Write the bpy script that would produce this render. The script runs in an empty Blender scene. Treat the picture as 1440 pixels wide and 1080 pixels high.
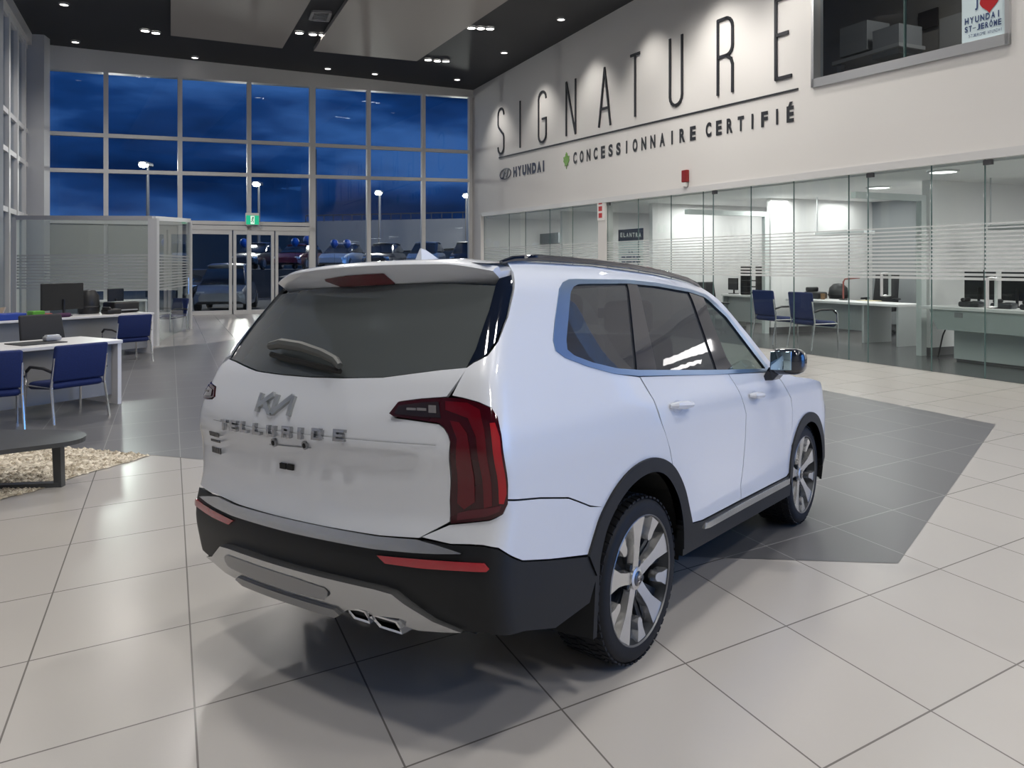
import bpy, bmesh, math, random
import numpy as np
from mathutils import Vector, Matrix
from mathutils.geometry import delaunay_2d_cdt

C = bpy.context.scene
COL = C.collection
random.seed(7)
PI = math.pi

# ------------------------------------------------------------------ camera
F = 1120.0; HOR = 372.0; EYE = 1.80
cam_d = bpy.data.cameras.new('camera'); cam = bpy.data.objects.new('camera', cam_d); COL.objects.link(cam)
cam.location = (0, 0, EYE); cam.rotation_euler = (PI / 2, 0, 0)
cam_d.sensor_width = 36.0; cam_d.lens = 36.0 * F / 1440.0
cam_d.shift_y = -(540.0 - HOR) / 1440.0
cam_d.clip_start = 0.05; cam_d.clip_end = 400
C.camera = cam

# ------------------------------------------------------------------ colour management
vs = C.view_settings
vs.view_transform = 'Standard'; vs.look = 'None'; vs.gamma = 1.0; vs.use_curve_mapping = False
vs.exposure = 0.06

def lin(r, g=None, b=None):
    if g is None: g = b = r
    f = lambda c: (c / 255.0 / 12.92) if c / 255.0 <= 0.04045 else ((c / 255.0 + 0.055) / 1.055) ** 2.4
    return (f(r), f(g), f(b), 1.0)

# ------------------------------------------------------------------ world: dusk sky, deep blue in front, plus an added blue glow behind that tints the car side
wd = bpy.data.worlds.new('dusk_sky'); C.world = wd; wd.use_nodes = True
nt = wd.node_tree; nt.nodes.clear()
def wn(t, **k):
    n = nt.nodes.new(t)
    for a, b in k.items(): setattr(n, a, b)
    return n
tc = wn('ShaderNodeTexCoord'); mp = wn('ShaderNodeMapping'); mp.inputs['Scale'].default_value = (1.2, 1.2, 4.5)
mp.inputs['Rotation'].default_value = (0, 0.16, 0)
nz = wn('ShaderNodeTexNoise'); nz.inputs['Scale'].default_value = 2.6; nz.inputs['Detail'].default_value = 5; nz.inputs['Roughness'].default_value = 0.5
cr = wn('ShaderNodeValToRGB')
cr.color_ramp.elements[0].position = 0.40; cr.color_ramp.elements[0].color = lin(10, 34, 72)
cr.color_ramp.elements[1].position = 0.60; cr.color_ramp.elements[1].color = lin(54, 94, 152)
e = cr.color_ramp.elements.new(0.50); e.color = lin(21, 56, 108)
sp = wn('ShaderNodeSeparateXYZ')
# mask of the added car-tinting glow: direction (0.7, -0.7, 0.2)
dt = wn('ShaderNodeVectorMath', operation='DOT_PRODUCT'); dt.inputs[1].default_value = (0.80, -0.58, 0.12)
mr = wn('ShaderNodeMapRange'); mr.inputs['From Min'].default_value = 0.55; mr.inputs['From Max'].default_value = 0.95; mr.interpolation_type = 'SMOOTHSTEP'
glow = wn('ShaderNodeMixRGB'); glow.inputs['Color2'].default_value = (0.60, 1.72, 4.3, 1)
bg = wn('ShaderNodeBackground'); bg.inputs['Strength'].default_value = 1.0
wo = wn('ShaderNodeOutputWorld')
L_ = nt.links.new
L_(tc.outputs['Generated'], mp.inputs['Vector']); L_(mp.outputs[0], nz.inputs['Vector']); L_(nz.outputs['Fac'], cr.inputs[0])
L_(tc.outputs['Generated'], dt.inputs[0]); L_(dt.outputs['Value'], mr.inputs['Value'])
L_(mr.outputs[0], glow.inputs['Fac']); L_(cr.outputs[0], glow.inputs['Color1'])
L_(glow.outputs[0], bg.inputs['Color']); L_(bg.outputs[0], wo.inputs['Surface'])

# ------------------------------------------------------------------ ceiling light fields (the hall's big recessed lamps)
def area(name, loc, sx, sy, power, col=(1, 0.96, 0.91), rot=(0, 0, 0)):
    d = bpy.data.lights.new(name, 'AREA'); d.shape = 'RECTANGLE'; d.size = sx; d.size_y = sy; d.energy = power; d.color = col
    o = bpy.data.objects.new(name, d); o.location = loc; o.rotation_euler = rot; COL.objects.link(o)
    return o
HALL_POWER = 790.0
def hall_spot(x, y, k=1.0):
    d = bpy.data.lights.new('hall_spot', 'SPOT'); d.energy = HALL_POWER * k; d.spot_size = math.radians(150); d.spot_blend = 0.6; d.shadow_soft_size = 0.38; d.color = (1, 0.955, 0.90)
    o = bpy.data.objects.new('hall_spot', d); o.location = (x, y, 8.95); COL.objects.link(o); return o
for y in (-5.0, 0.5, 6.0, 11.5, 17.0, 22.5):
    for x in (-11.0, -6.5, -2.0, 2.5, 7.0):
        if x < 12.95 - 0.44 * y - 2.0 and x > -15.95 - 0.44 * (y - 26.5) + 2.0: hall_spot(x, y, {-5.0: 0.75, 0.5: 0.95, 6.0: 1.15}.get(y, 1.12))

# wall washers close to the lettered wall
for y in (30.5, 27.0, 23.8, 21.0, 18.4, 16.0, 13.6, 11.2):
    d = bpy.data.lights.new('wall_washer', 'SPOT'); d.energy = 280.0; d.spot_size = math.radians(95); d.spot_blend = 0.7; d.shadow_soft_size = 0.1; d.color = (1, 0.955, 0.89)
    o = bpy.data.objects.new('wall_washer', d); o.location = (12.95 - 0.44 * y - 1.0, y - 0.4, 8.95); COL.objects.link(o)

# ------------------------------------------------------------------ pixel -> place helpers
def G(px, py, z=0.0):
    d = F * (EYE - z) / (py - HOR)
    return Vector(((px - 720) / F * d, d, z))
def AT(px, py, d):
    return Vector(((px - 720) / F * d, d, EYE - (py - HOR) / F * d))
# right wall plane: X = 12.95 - 0.44 d
RK = math.hypot(1, 0.44)
RE = Vector((-0.44, 1, 0)) / RK          # along the wall, away from the camera
RN = Vector((1, 0.44, 0)) / RK           # into the offices
R0 = Vector((12.95, 0, 0))
def Rw(px, py):                          # (u, z) on the right wall
    k = (px - 720) / F; d = 12.95 / (0.44 + k)
    return d * RK, EYE - (py - HOR) / F * d
def RP(u, v, z): return R0 + RE * u + RN * v + Vector((0, 0, z))
def RU(x, y):                            # world -> (u, v)
    p = Vector((x, y, 0)) - R0
    return p.dot(RE), p.dot(RN)
# back wall plane: d = 34.03 + 0.5 X
BK = math.hypot(1, 0.5)
BE = Vector((1, 0.5, 0)) / BK
BN = Vector((-0.5, 1, 0)) / BK           # outward
B0 = Vector((0, 34.03, 0))
def Bw(px, py):
    k = (px - 720) / F; d = 34.03 / (1 - 0.5 * k)
    return k * d * BK, EYE - (py - HOR) / F * d
def BP(u, v, z): return B0 + BE * u + BN * v + Vector((0, 0, z))

# ------------------------------------------------------------------ materials
MATS = {}
def mat(name, col, rough=0.5, metal=0.0, coat=0.0, spec=0.5, emit=None, estr=0.0):
    if name in MATS: return MATS[name]
    m = bpy.data.materials.new(name); m.use_nodes = True
    b = m.node_tree.nodes['Principled BSDF']
    b.inputs['Base Color'].default_value = col if len(col) == 4 else (*col, 1)
    b.inputs['Roughness'].default_value = rough; b.inputs['Metallic'].default_value = metal
    b.inputs['Coat Weight'].default_value = coat; b.inputs['Coat Roughness'].default_value = 0.03
    b.inputs['Specular IOR Level'].default_value = spec
    if emit is not None:
        b.inputs['Emission Color'].default_value = emit; b.inputs['Emission Strength'].default_value = estr
    MATS[name] = m
    return m
def noise_var(m, scale, amt, bump=0.0, stretch=(1, 1, 1)):
    """subtle procedural variation of the base colour and optional bump"""
    t = m.node_tree; b = t.nodes['Principled BSDF']; c = b.inputs['Base Color'].default_value[:]
    tcn = t.nodes.new('ShaderNodeTexCoord'); mpn = t.nodes.new('ShaderNodeMapping'); mpn.inputs['Scale'].default_value = stretch
    n = t.nodes.new('ShaderNodeTexNoise'); n.inputs['Scale'].default_value = scale; n.inputs['Detail'].default_value = 4
    mx = t.nodes.new('ShaderNodeMixRGB'); mx.inputs['Color1'].default_value = tuple(v * (1 - amt) for v in c[:3]) + (1,)
    mx.inputs['Color2'].default_value = tuple(min(1, v * (1 + amt)) for v in c[:3]) + (1,)
    t.links.new(tcn.outputs['Object'], mpn.inputs[0]); t.links.new(mpn.outputs[0], n.inputs['Vector'])
    t.links.new(n.outputs['Fac'], mx.inputs['Fac']); t.links.new(mx.outputs[0], b.inputs['Base Color'])
    if bump:
        bp_ = t.nodes.new('ShaderNodeBump'); bp_.inputs['Strength'].default_value = bump; bp_.inputs['Distance'].default_value = 0.01
        t.links.new(n.outputs['Fac'], bp_.inputs['Height']); t.links.new(bp_.outputs[0], b.inputs['Normal'])
    return m
def glass_mat(name, tint, refl=1.0, rough=0.0, base=0.0, basecol=(0.5, 0.5, 0.5)):
    """thin pane: tinted see-through + fresnel reflection (+ a little body colour)"""
    if name in MATS: return MATS[name]
    m = bpy.data.materials.new(name); m.use_nodes = True; t = m.node_tree; t.nodes.clear()
    tr = t.nodes.new('ShaderNodeBsdfTransparent'); tr.inputs[0].default_value = (*tint, 1)
    gl = t.nodes.new('ShaderNodeBsdfGlossy'); gl.inputs['Roughness'].default_value = rough; gl.inputs[0].default_value = (refl, refl, refl, 1)
    fr = t.nodes.new('ShaderNodeFresnel'); fr.inputs[0].default_value = 1.45
    ge = t.nodes.new('ShaderNodeNewGeometry'); iv = t.nodes.new('ShaderNodeMath'); iv.operation = 'SUBTRACT'; iv.inputs[0].default_value = 1.0; t.links.new(ge.outputs['Backfacing'], iv.inputs[1])
    ml = t.nodes.new('ShaderNodeMath'); ml.operation = 'MULTIPLY'; t.links.new(fr.outputs[0], ml.inputs[0]); t.links.new(iv.outputs[0], ml.inputs[1])
    mx = t.nodes.new('ShaderNodeMixShader'); o = t.nodes.new('ShaderNodeOutputMaterial')
    src = tr.outputs[0]
    if base:
        df = t.nodes.new('ShaderNodeBsdfDiffuse'); df.inputs[0].default_value = (*basecol, 1)
        m2 = t.nodes.new('ShaderNodeMixShader'); m2.inputs[0].default_value = base
        t.links.new(tr.outputs[0], m2.inputs[1]); t.links.new(df.outputs[0], m2.inputs[2]); src = m2.outputs[0]
    t.links.new(ml.outputs[0], mx.inputs[0]); t.links.new(src, mx.inputs[1]); t.links.new(gl.outputs[0], mx.inputs[2])
    t.links.new(mx.outputs[0], o.inputs[0])
    MATS[name] = m
    return m
def emis(name, col, s):
    if name in MATS: return MATS[name]
    m = mat(name, (0.9, 0.9, 0.9), 0.5, emit=(*col, 1), estr=s)
    return m

# ------------------------------------------------------------------ mesh helpers
class MB:
    def __init__(self): self.v = []; self.f = []
    def add(self, vs_, fs):
        o = len(self.v); self.v += [tuple(p) for p in vs_]; self.f += [tuple(i + o for i in q) for q in fs]; return self
    def box(self, c, s, rz=0.0, taper=1.0):
        hx, hy, hz = s[0] / 2, s[1] / 2, s[2] / 2; ca, sa = math.cos(rz), math.sin(rz); vs_ = []
        for z in (-1, 1):
            k = 1.0 if z < 0 else taper
            for x, y in ((-1, -1), (1, -1), (1, 1), (-1, 1)):
                X, Y = x * hx * k, y * hy * k
                vs_.append((c[0] + X * ca - Y * sa, c[1] + X * sa + Y * ca, c[2] + z * hz))
        return self.add(vs_, [(3, 2, 1, 0), (4, 5, 6, 7), (0, 1, 5, 4), (1, 2, 6, 5), (2, 3, 7, 6), (3, 0, 4, 7)])
    def hexa(self, b4, t4):
        return self.add(list(b4) + list(t4), [(3, 2, 1, 0), (4, 5, 6, 7), (0, 1, 5, 4), (1, 2, 6, 5), (2, 3, 7, 6), (3, 0, 4, 7)])
    def beam(self, a, b, w, h, up=(0, 0, 1)):
        a = Vector(a); b = Vector(b); d = (b - a).normalized(); u = Vector(up)
        s = d.cross(u)
        if s.length < 1e-4: s = d.cross(Vector((1, 0, 0)))
        s.normalize(); u = s.cross(d).normalized()
        q = lambda p: [p - s * w / 2 - u * h / 2, p + s * w / 2 - u * h / 2, p + s * w / 2 + u * h / 2, p - s * w / 2 + u * h / 2]
        return self.hexa(q(a), q(b))
    def tube(self, path, r, n=8, close=False):
        path = [Vector(p) for p in path]; rings = []; m = len(path); prev = None
        for i, p in enumerate(path):
            a = path[i - 1] if (i > 0 or close) else path[i]; b = path[(i + 1) % m] if (i < m - 1 or close) else path[i]
            d = (b - a).normalized()
            if prev is None:
                s = d.cross(Vector((0, 0, 1)))
                if s.length < 1e-3: s = d.cross(Vector((1, 0, 0)))
            else: s = prev - d * prev.dot(d)
            s.normalize(); prev = s; u = d.cross(s); rr = r[i] if isinstance(r, (list, tuple)) else r
            rings.append([p + (s * math.cos(2 * PI * k / n) + u * math.sin(2 * PI * k / n)) * rr for k in range(n)])
        vs_ = [q for ring in rings for q in ring]; fs = []
        for i in range(m if close else m - 1):
            j = (i + 1) % m
            for k in range(n): fs.append((i * n + k, i * n + (k + 1) % n, j * n + (k + 1) % n, j * n + k))
        if not close: fs += [tuple(range(n - 1, -1, -1)), tuple((m - 1) * n + k for k in range(n))]
        return self.add(vs_, fs)
    def lathe(self, prof, c=(0, 0, 0), axis='z', n=24, close=False):
        vs_ = []; m = len(prof)
        for i in range(n):
            a = 2 * PI * i / n
            for r, h in prof:
                if axis == 'z': p = (r * math.cos(a), r * math.sin(a), h)
                elif axis == 'y': p = (r * math.cos(a), h, r * math.sin(a))
                else: p = (h, r * math.cos(a), r * math.sin(a))
                vs_.append((p[0] + c[0], p[1] + c[1], p[2] + c[2]))
        fs = []
        for i in range(n):
            j = (i + 1) % n
            for k in range(m if close else m - 1):
                l = (k + 1) % m
                fs.append((i * m + k, j * m + k, j * m + l, i * m + l))
        return self.add(vs_, fs)
    def prism(self, poly, fn, thick):
        """poly in 2-D -> fn(a, b, w) with w = 0 and thick"""
        n = len(poly); vs_ = [fn(a, b, thick) for a, b in poly] + [fn(a, b, 0) for a, b in poly]
        return self.add(vs_, [tuple(range(n)), tuple(range(2 * n - 1, n - 1, -1))] + [(i, n + i, n + (i + 1) % n, (i + 1) % n) for i in range(n)])
    def rbox(self, c, s, r=0.03, seg=3, fn=None):
        """box with rounded edges (superellipsoid style grid)"""
        bm = bmesh.new(); bmesh.ops.create_cube(bm, size=1.0)
        for v in bm.verts: v.co = Vector((v.co.x * s[0], v.co.y * s[1], v.co.z * s[2]))
        bmesh.ops.bevel(bm, geom=bm.edges[:], offset=min(r, min(s) * 0.49), segments=seg, profile=0.5, affect='EDGES')
        bm.verts.index_update()
        vs_ = [(fn(v.co) if fn else v.co) + Vector(c) for v in bm.verts]; fs = [[v.index for v in f.verts] for f in bm.faces]
        bm.free(); return self.add(vs_, fs)
    def build(self, name, m, parent=None, smooth=False, fix=True):
        me = bpy.data.meshes.new(name); me.from_pydata(self.v, [], self.f); me.update()
        if fix:
            bm = bmesh.new(); bm.from_mesh(me); bmesh.ops.recalc_face_normals(bm, faces=bm.faces); bm.to_mesh(me); bm.free()
        me.materials.append(m); o = bpy.data.objects.new(name, me); COL.objects.link(o)
        if parent: o.parent = parent
        if smooth:
            me.polygons.foreach_set('use_smooth', [True] * len(me.polygons))
            try: me.set_sharp_from_angle(angle=math.radians(38))
            except Exception: pass
        return o

def thing(name, label, cat, loc=(0, 0, 0), rotz=0.0, group=None, scale=1.0):
    o = bpy.data.objects.new(name, None); COL.objects.link(o); o.location = loc; o.rotation_euler = (0, 0, rotz); o.scale = (scale,) * 3
    o.empty_display_size = 0.1
    return tag(o, label, cat, group)
def tag(o, label, cat, group=None):
    o['label'] = label; o['category'] = cat
    if group: o['group'] = group
    return o
def struct(o):
    o['kind'] = 'structure'; return o
def copy_tree(o, parent=None):
    c = o.copy(); COL.objects.link(c)
    if parent: c.parent = parent
    for ch in list(o.children): copy_tree(ch, c)
    return c
def place(o, loc, rotz, label=None, group=None):
    o.location = loc; o.rotation_euler = (0, 0, rotz)
    if label: o['label'] = label
    if group: o['group'] = group
    return o
def text_mesh(ch, bold=0.0):
    """outline mesh of one character, normalised to the unit box"""
    cu = bpy.data.curves.new('glyph', 'FONT'); cu.body = ch; cu.offset = bold; o = bpy.data.objects.new('glyph', cu); COL.objects.link(o)
    dg = bpy.context.evaluated_depsgraph_get(); me = bpy.data.meshes.new_from_object(o.evaluated_get(dg))
    vs_ = [v.co.copy() for v in me.vertices]; fs = [tuple(p.vertices) for p in me.polygons]
    bpy.data.objects.remove(o); bpy.data.curves.remove(cu); bpy.data.meshes.remove(me)
    if not vs_: return [], []
    x0 = min(v.x for v in vs_); x1 = max(v.x for v in vs_); y0 = min(v.y for v in vs_); y1 = max(v.y for v in vs_)
    return [((v.x - x0) / max(1e-6, x1 - x0), (v.y - y0) / max(1e-6, y1 - y0)) for v in vs_], fs
def text_line(mb, s, fn, h, w=None, spacing=0.18, bold=0.0):
    """flat lettering: fn(a, b) -> point; returns total width. Letters laid along a, height h."""
    a = 0.0
    for ch in s:
        if ch == ' ': a += h * 0.45; continue
        vs_, fs = text_mesh(ch)
        cw = h * (0.12 if ch in "Il1!'" else 0.30 if ch in '-' else 0.14 if ch in '.,' else 0.8 if ch in 'MW' else 0.58) if w is None else w
        ch_h = h * (0.18 if ch in '.,' else 0.12 if ch == '-' else 1.25 if ch in 'ÉÔ' else 1.0); b0 = h * 0.4 if ch == '-' else (h * 0.7 if ch == "'" else 0)
        if ch == "'": ch_h = h * 0.3
        mb.add([fn(a + x * cw, b0 + y * ch_h) for x, y in vs_], fs)
        if bold: mb.add([fn(a + x * cw + bold, b0 + y * ch_h) for x, y in vs_], fs)
        a += cw + h * spacing
    return a
# ================================================================== materials of the room
def tile_mat(name, base, grout, rough, vary=0.04):
    m = mat(name, base, rough); t = m.node_tree; b = t.nodes['Principled BSDF']; N = t.nodes.new; K = t.links.new
    g = N('ShaderNodeNewGeometry'); s = N('ShaderNodeSeparateXYZ'); K(g.outputs['Position'], s.inputs[0])
    def mth(op, a, b_=None):
        n = N('ShaderNodeMath'); n.operation = op
        for i, x in enumerate((a, b_)):
            if x is None: continue
            if isinstance(x, (int, float)): n.inputs[i].default_value = x
            else: K(x, n.inputs[i])
        return n.outputs[0]
    def line(kx, ky, off, step, wid):
        a = mth('ADD', mth('MULTIPLY', s.outputs['X'], kx), mth('MULTIPLY', s.outputs['Y'], ky))
        q = mth('DIVIDE', mth('ADD', a, off), step)
        f = mth('ABSOLUTE', mth('SUBTRACT', mth('FRACT', mth('ADD', q, 0.5)), 0.5))
        return mth('LESS_THAN', f, wid / step), mth('FLOOR', q)
    l1, i1 = line(1, 0.43, 0.640, 0.742, 0.0042); l2, i2 = line(-0.638, 1, -0.215, 0.960, 0.0052)
    gr = mth('MAXIMUM', l1, l2)
    cb = N('ShaderNodeCombineXYZ'); K(i1, cb.inputs[0]); K(i2, cb.inputs[1])
    wn_ = N('ShaderNodeTexWhiteNoise'); K(cb.outputs[0], wn_.inputs['Vector'])
    nz_ = N('ShaderNodeTexNoise'); nz_.inputs['Scale'].default_value = 1.7; nz_.inputs['Detail'].default_value = 6; K(g.outputs['Position'], nz_.inputs['Vector'])
    v = mth('ADD', mth('MULTIPLY', wn_.outputs['Value'], 0.5), mth('MULTIPLY', nz_.outputs['Fac'], 0.5))
    mx = N('ShaderNodeMixRGB'); mx.inputs['Color1'].default_value = tuple(c * (1 - vary) for c in base[:3]) + (1,); mx.inputs['Color2'].default_value = tuple(c * (1 + vary) for c in base[:3]) + (1,)
    K(v, mx.inputs['Fac'])
    m2 = N('ShaderNodeMixRGB'); K(gr, m2.inputs['Fac']); K(mx.outputs[0], m2.inputs['Color1']); m2.inputs['Color2'].default_value = grout
    K(m2.outputs[0], b.inputs['Base Color'])
    return m
M_BEIGE = tile_mat('beige_floor_tile', (0.455, 0.435, 0.41, 1), (0.16, 0.15, 0.14, 1), 0.24)
M_GREYT = tile_mat('dark_grey_floor_tile', (0.135, 0.136, 0.143, 1), (0.30, 0.30, 0.305, 1), 0.34, 0.06)
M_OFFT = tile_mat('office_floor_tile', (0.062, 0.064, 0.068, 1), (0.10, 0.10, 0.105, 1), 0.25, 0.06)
M_WALL = noise_var(mat('white_wall_paint', (0.70, 0.685, 0.665, 1), 0.6), 0.6, 0.012)
M_OFFW = mat('office_wall_paint', (0.80, 0.79, 0.785, 1), 0.6)
M_CEIL = noise_var(mat('charcoal_ceiling_paint', (0.024, 0.025, 0.029, 1), 0.55), 0.8, 0.1)
M_CPAN = noise_var(mat('grey_acoustic_panel', (0.33, 0.31, 0.295, 1), 0.5), 0.5, 0.06, stretch=(1, 0.15, 1))
M_ALU = mat('white_aluminium', (0.62, 0.62, 0.62, 1), 0.4, 0.0)
M_ALU2 = mat('brushed_aluminium', (0.62, 0.63, 0.64, 1), 0.35, 0.8)
M_STEEL = mat('chrome_steel', (0.72, 0.72, 0.72, 1), 0.2, 1.0)
M_BLACK = mat('black_plastic', (0.012, 0.012, 0.013, 1), 0.45)
M_BASEB = mat('grey_baseboard', (0.13, 0.13, 0.135, 1), 0.5)
M_PANE = glass_mat('window_glass', (0.88, 0.93, 0.97), 0.7)
M_OGLASS = glass_mat('office_glass', (0.925, 0.965, 0.955), 0.8)
M_GREENEDGE = mat('glass_edge', (0.10, 0.16, 0.155, 1), 0.2)
M_FROST = glass_mat('frosted_film', (0.85, 0.88, 0.88), 0.2, 0.4, base=0.62, basecol=(0.80, 0.82, 0.82))
M_TXT = mat('charcoal_lettering', (0.022, 0.024, 0.03, 1), 0.5)
M_NAVYTXT = mat('navy_lettering', (0.01, 0.016, 0.055, 1), 0.5)

# ================================================================== floor
def flat(name, pts, m, z=0.0):
    b = MB(); n = len(pts); b.add([(p[0], p[1], z) for p in pts], [tuple(range(n))]); return struct(b.build(name, m))
bl = lambda x: 34.03 + 0.5 * x
flat('floor', [(-24, -9), (24, -9), (24, bl(24)), (-24, bl(-24))], M_BEIGE)
g2 = lambda *q: [G(a, b)[:2] for a, b in q]
left_in = [(-11.5, 8.0)] + g2((60, 627), (130, 632), (300, 648), (600, 708), (955, 783), (1263, 792.5), (1400, 597), (1140, 545), (900, 508), (600, 480), (345, 477), (280, 484), (218, 489)) + [(-14.0, 15.5)]
b = MB(); b.add([(p[0], p[1], 0.002) for p in left_in], [tuple(range(len(left_in)))]); o = b.build('floor_inlay', M_GREYT)
bm = bmesh.new(); bm.from_mesh(o.data); bmesh.ops.triangulate(bm, faces=bm.faces); bm.to_mesh(o.data); bm.free(); o.name = 'floor.001'; struct(o)
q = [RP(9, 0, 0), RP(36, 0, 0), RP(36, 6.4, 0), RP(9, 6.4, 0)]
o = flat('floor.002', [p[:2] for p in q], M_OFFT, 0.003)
# a bed of pale pebbles set into the floor under the low table
gp = g2((-60, 722), (0, 703), (60, 688), (110, 669), (160, 656), (210, 641), (130, 633), (60, 628), (-60, 622))
M_GRAV = mat('pale_pebbles', (0.55, 0.49, 0.38, 1), 0.8)
t = M_GRAV.node_tree; vo = t.nodes.new('ShaderNodeTexVoronoi'); vo.inputs['Scale'].default_value = 22
gg = t.nodes.new('ShaderNodeNewGeometry'); t.links.new(gg.outputs['Position'], vo.inputs['Vector'])
rp = t.nodes.new('ShaderNodeValToRGB'); rp.color_ramp.elements[0].color = (0.36, 0.30, 0.21, 1); rp.color_ramp.elements[1].color = (0.84, 0.77, 0.64, 1)
sep = t.nodes.new('ShaderNodeSeparateColor'); t.links.new(vo.outputs['Color'], sep.inputs[0]); t.links.new(sep.outputs[0], rp.inputs[0]); t.links.new(rp.outputs[0], t.nodes['Principled BSDF'].inputs['Base Color'])
bu = t.nodes.new('ShaderNodeBump'); bu.invert = True; bu.inputs['Strength'].default_value = 0.9; bu.inputs['Distance'].default_value = 0.02
t.links.new(vo.outputs['Distance'], bu.inputs['Height']); t.links.new(bu.outputs[0], t.nodes['Principled BSDF'].inputs['Normal'])
pts = [Vector((p[0], p[1])) for p in gp]
ins = []
def inpoly(p, poly):
    c = False; n = len(poly)
    for i in range(n):
        a = poly[i]; b_ = poly[i - 1]
        if (a[1] > p[1]) != (b_[1] > p[1]) and p[0] < (b_[0] - a[0]) * (p[1] - a[1]) / (b_[1] - a[1]) + a[0]: c = not c
    return c
xs = [p.x for p in pts]; ys_ = [p.y for p in pts]
for i in range(2600):
    p = Vector((random.uniform(min(xs), max(xs)), random.uniform(min(ys_), max(ys_))))
    if inpoly(p, pts): ins.append(p)
b = MB()
b.add([(p.x, p.y, 0.006) for p in pts], [tuple(range(len(pts)))])
for p in ins:   # pebbles
    r = random.uniform(0.018, 0.036); a = random.uniform(0, PI); e_ = random.uniform(0.6, 1)
    vs_ = []
    for k in range(6):
        th = 2 * PI * k / 6; x, y = r * math.cos(th), r * e_ * math.sin(th)
        vs_.append((p.x + x * math.cos(a) - y * math.sin(a), p.y + x * math.sin(a) + y * math.cos(a), 0.004))
    vs_.append((p.x, p.y, 0.008 + r * 0.55))
    b.add(vs_, [(k, (k + 1) % 6, 6) for k in range(6)])
o = b.build('gravel_bed', M_GRAV, smooth=False); tag(o, 'bed of pale beige pebbles set in the floor under the low dark table', 'gravel'); o['kind'] = 'stuff'

# ================================================================== ceiling
CZ = 9.05
b = MB(); b.add([(-26, -9, CZ), (20, -9, CZ), (20, bl(20) + 1, CZ), (-26, bl(-26) + 1, CZ), (-26, -9, CZ + .3), (20, -9, CZ + .3), (20, bl(20) + 1, CZ + .3), (-26, bl(-26) + 1, CZ + .3)],
  [(0, 1, 2, 3), (7, 6, 5, 4), (0, 4, 5, 1), (1, 5, 6, 2), (2, 6, 7, 3), (3, 7, 4, 0)])
struct(b.build('ceiling', M_CEIL))
def cpanel(quad, label):
    b = MB(); z0, z1 = CZ - 0.16, CZ - 0.02
    lo = [(p[0], p[1], z0) for p in quad]; hi = [(p[0], p[1], z1) for p in quad]
    t_ = tag(b.hexa(lo, hi).build('ceiling_panel', M_CPAN), label, 'ceiling panel', 'suspended grey ceiling panels'); return t_
gc = lambda px, py: G(px, py, CZ - 0.16)[:2]
def ext(a, b_, d):   # continue the edge a->b down to depth d
    k = (d - a[1]) / (b_[1] - a[1]); return (a[0] + (b_[0] - a[0]) * k, d)
a0, a1, b0_, b1 = gc(240, 50), gc(240, 0), gc(397, 68), gc(437, 0)
pa = cpanel([a0, b0_, ext(b0_, b1, 6), ext(a0, a1, 6)], 'big grey ceiling panel, the left one of the two above the glass wall')
a0, a1, b0_, b1 = gc(441, 72), gc(490, 0), gc(586, 86), gc(715, 0)
pb = cpanel([a0, b0_, ext(b0_, b1, 6), ext(a0, a1, 6)], 'big grey ceiling panel nearest the white lettered wall')
b = MB()
for i in range(5):   # diffuser slats of the air vent
    p0 = G(441, 18 + i * 2.6, CZ - .02); p1 = G(462, 20 + i * 2.4, CZ - .02); b.beam(p0, p1, 0.04, 0.05)
v = thing('ceiling_vent', 'square air vent in the dark strip between two grey ceiling panels', 'vent', (0, 0, 0))
c_ = G(451, 22, CZ - .03); b.build('slats', M_ALU2, v)
b = MB()
for i in range(4):
    q = [G(440, 16, CZ - .03), G(465, 17, CZ - .03), G(461, 29, CZ - .03), G(436, 27, CZ - .03)]
    b.beam(q[i], q[(i + 1) % 4], 0.08, 0.06)
b.build('frame', mat('vent_frame', (0.30, 0.30, 0.31, 1), 0.4), v)

M_LAMP = emis('lamp_glow', (1, 0.95, 0.88), 22.0)
M_LAMPDIM = emis('lamp_glow_soft', (1, 0.96, 0.9), 4.5)
def downlight(px, py, r, glow, label, group):
    p = G(px, py, CZ)
    t_ = thing('ceiling_light', label, 'light', (p.x, p.y, CZ), 0, group)
    MB().lathe([(r * 1.25, -0.004), (r * 1.25, -0.03), (r, -0.045), (r, -0.004)], n=16).build('trim_ring', mat('lamp_ring', (0.25, 0.25, 0.26, 1), 0.4), t_, True)
    MB().lathe([(0.0, -0.032), (r, -0.03), (r, -0.01), (0, -0.01)], n=16).build('lamp_face', glow, t_)
    return t_
SPOTS = [(204, 42, 'left one of the pair beside the left grey panel'), (219, 45, 'right one of the pair beside the left grey panel'),
 (421, 45, 'left of three in the strip between the grey panels'), (440, 47, 'middle of three in the strip between the grey panels'), (454, 48, 'right of three in the strip between the grey panels'),
 (663, 38, 'left of three in the strip along the lettered wall'), (676, 38.5, 'middle of three in the strip along the lettered wall'), (689, 39, 'right of three in the strip along the lettered wall'),
 (602, 83, 'left of three at the far corner of the right panel'), (615, 84.5, 'middle of three at the far corner of the right panel'), (627, 85, 'right of three at the far corner of the right panel')]
for px, py, lb in SPOTS: downlight(px, py, 0.12, M_LAMP, 'bright ceiling spot, ' + lb, 'bright spotlights in the dark ceiling strips')
SM = [(90, 5, 'at the upper left near the glass side wall'), (106, 58, 'above the left end of the glass wall'), (274, 80, 'below the left grey panel'), (461, 95.5, 'below the gap between the grey panels'),
 (527, 103, 'below the left part of the right grey panel'), (643, 111, 'closest to the corner of glass wall and lettered wall'), (709, 73, 'over the first letter S of the wall'), (789, 26, 'over the middle letters of the wall')]
for px, py, lb in SM: downlight(px, py, 0.11, M_LAMPDIM, 'small round ceiling light ' + lb, 'small round downlights around the ceiling edge')
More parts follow.
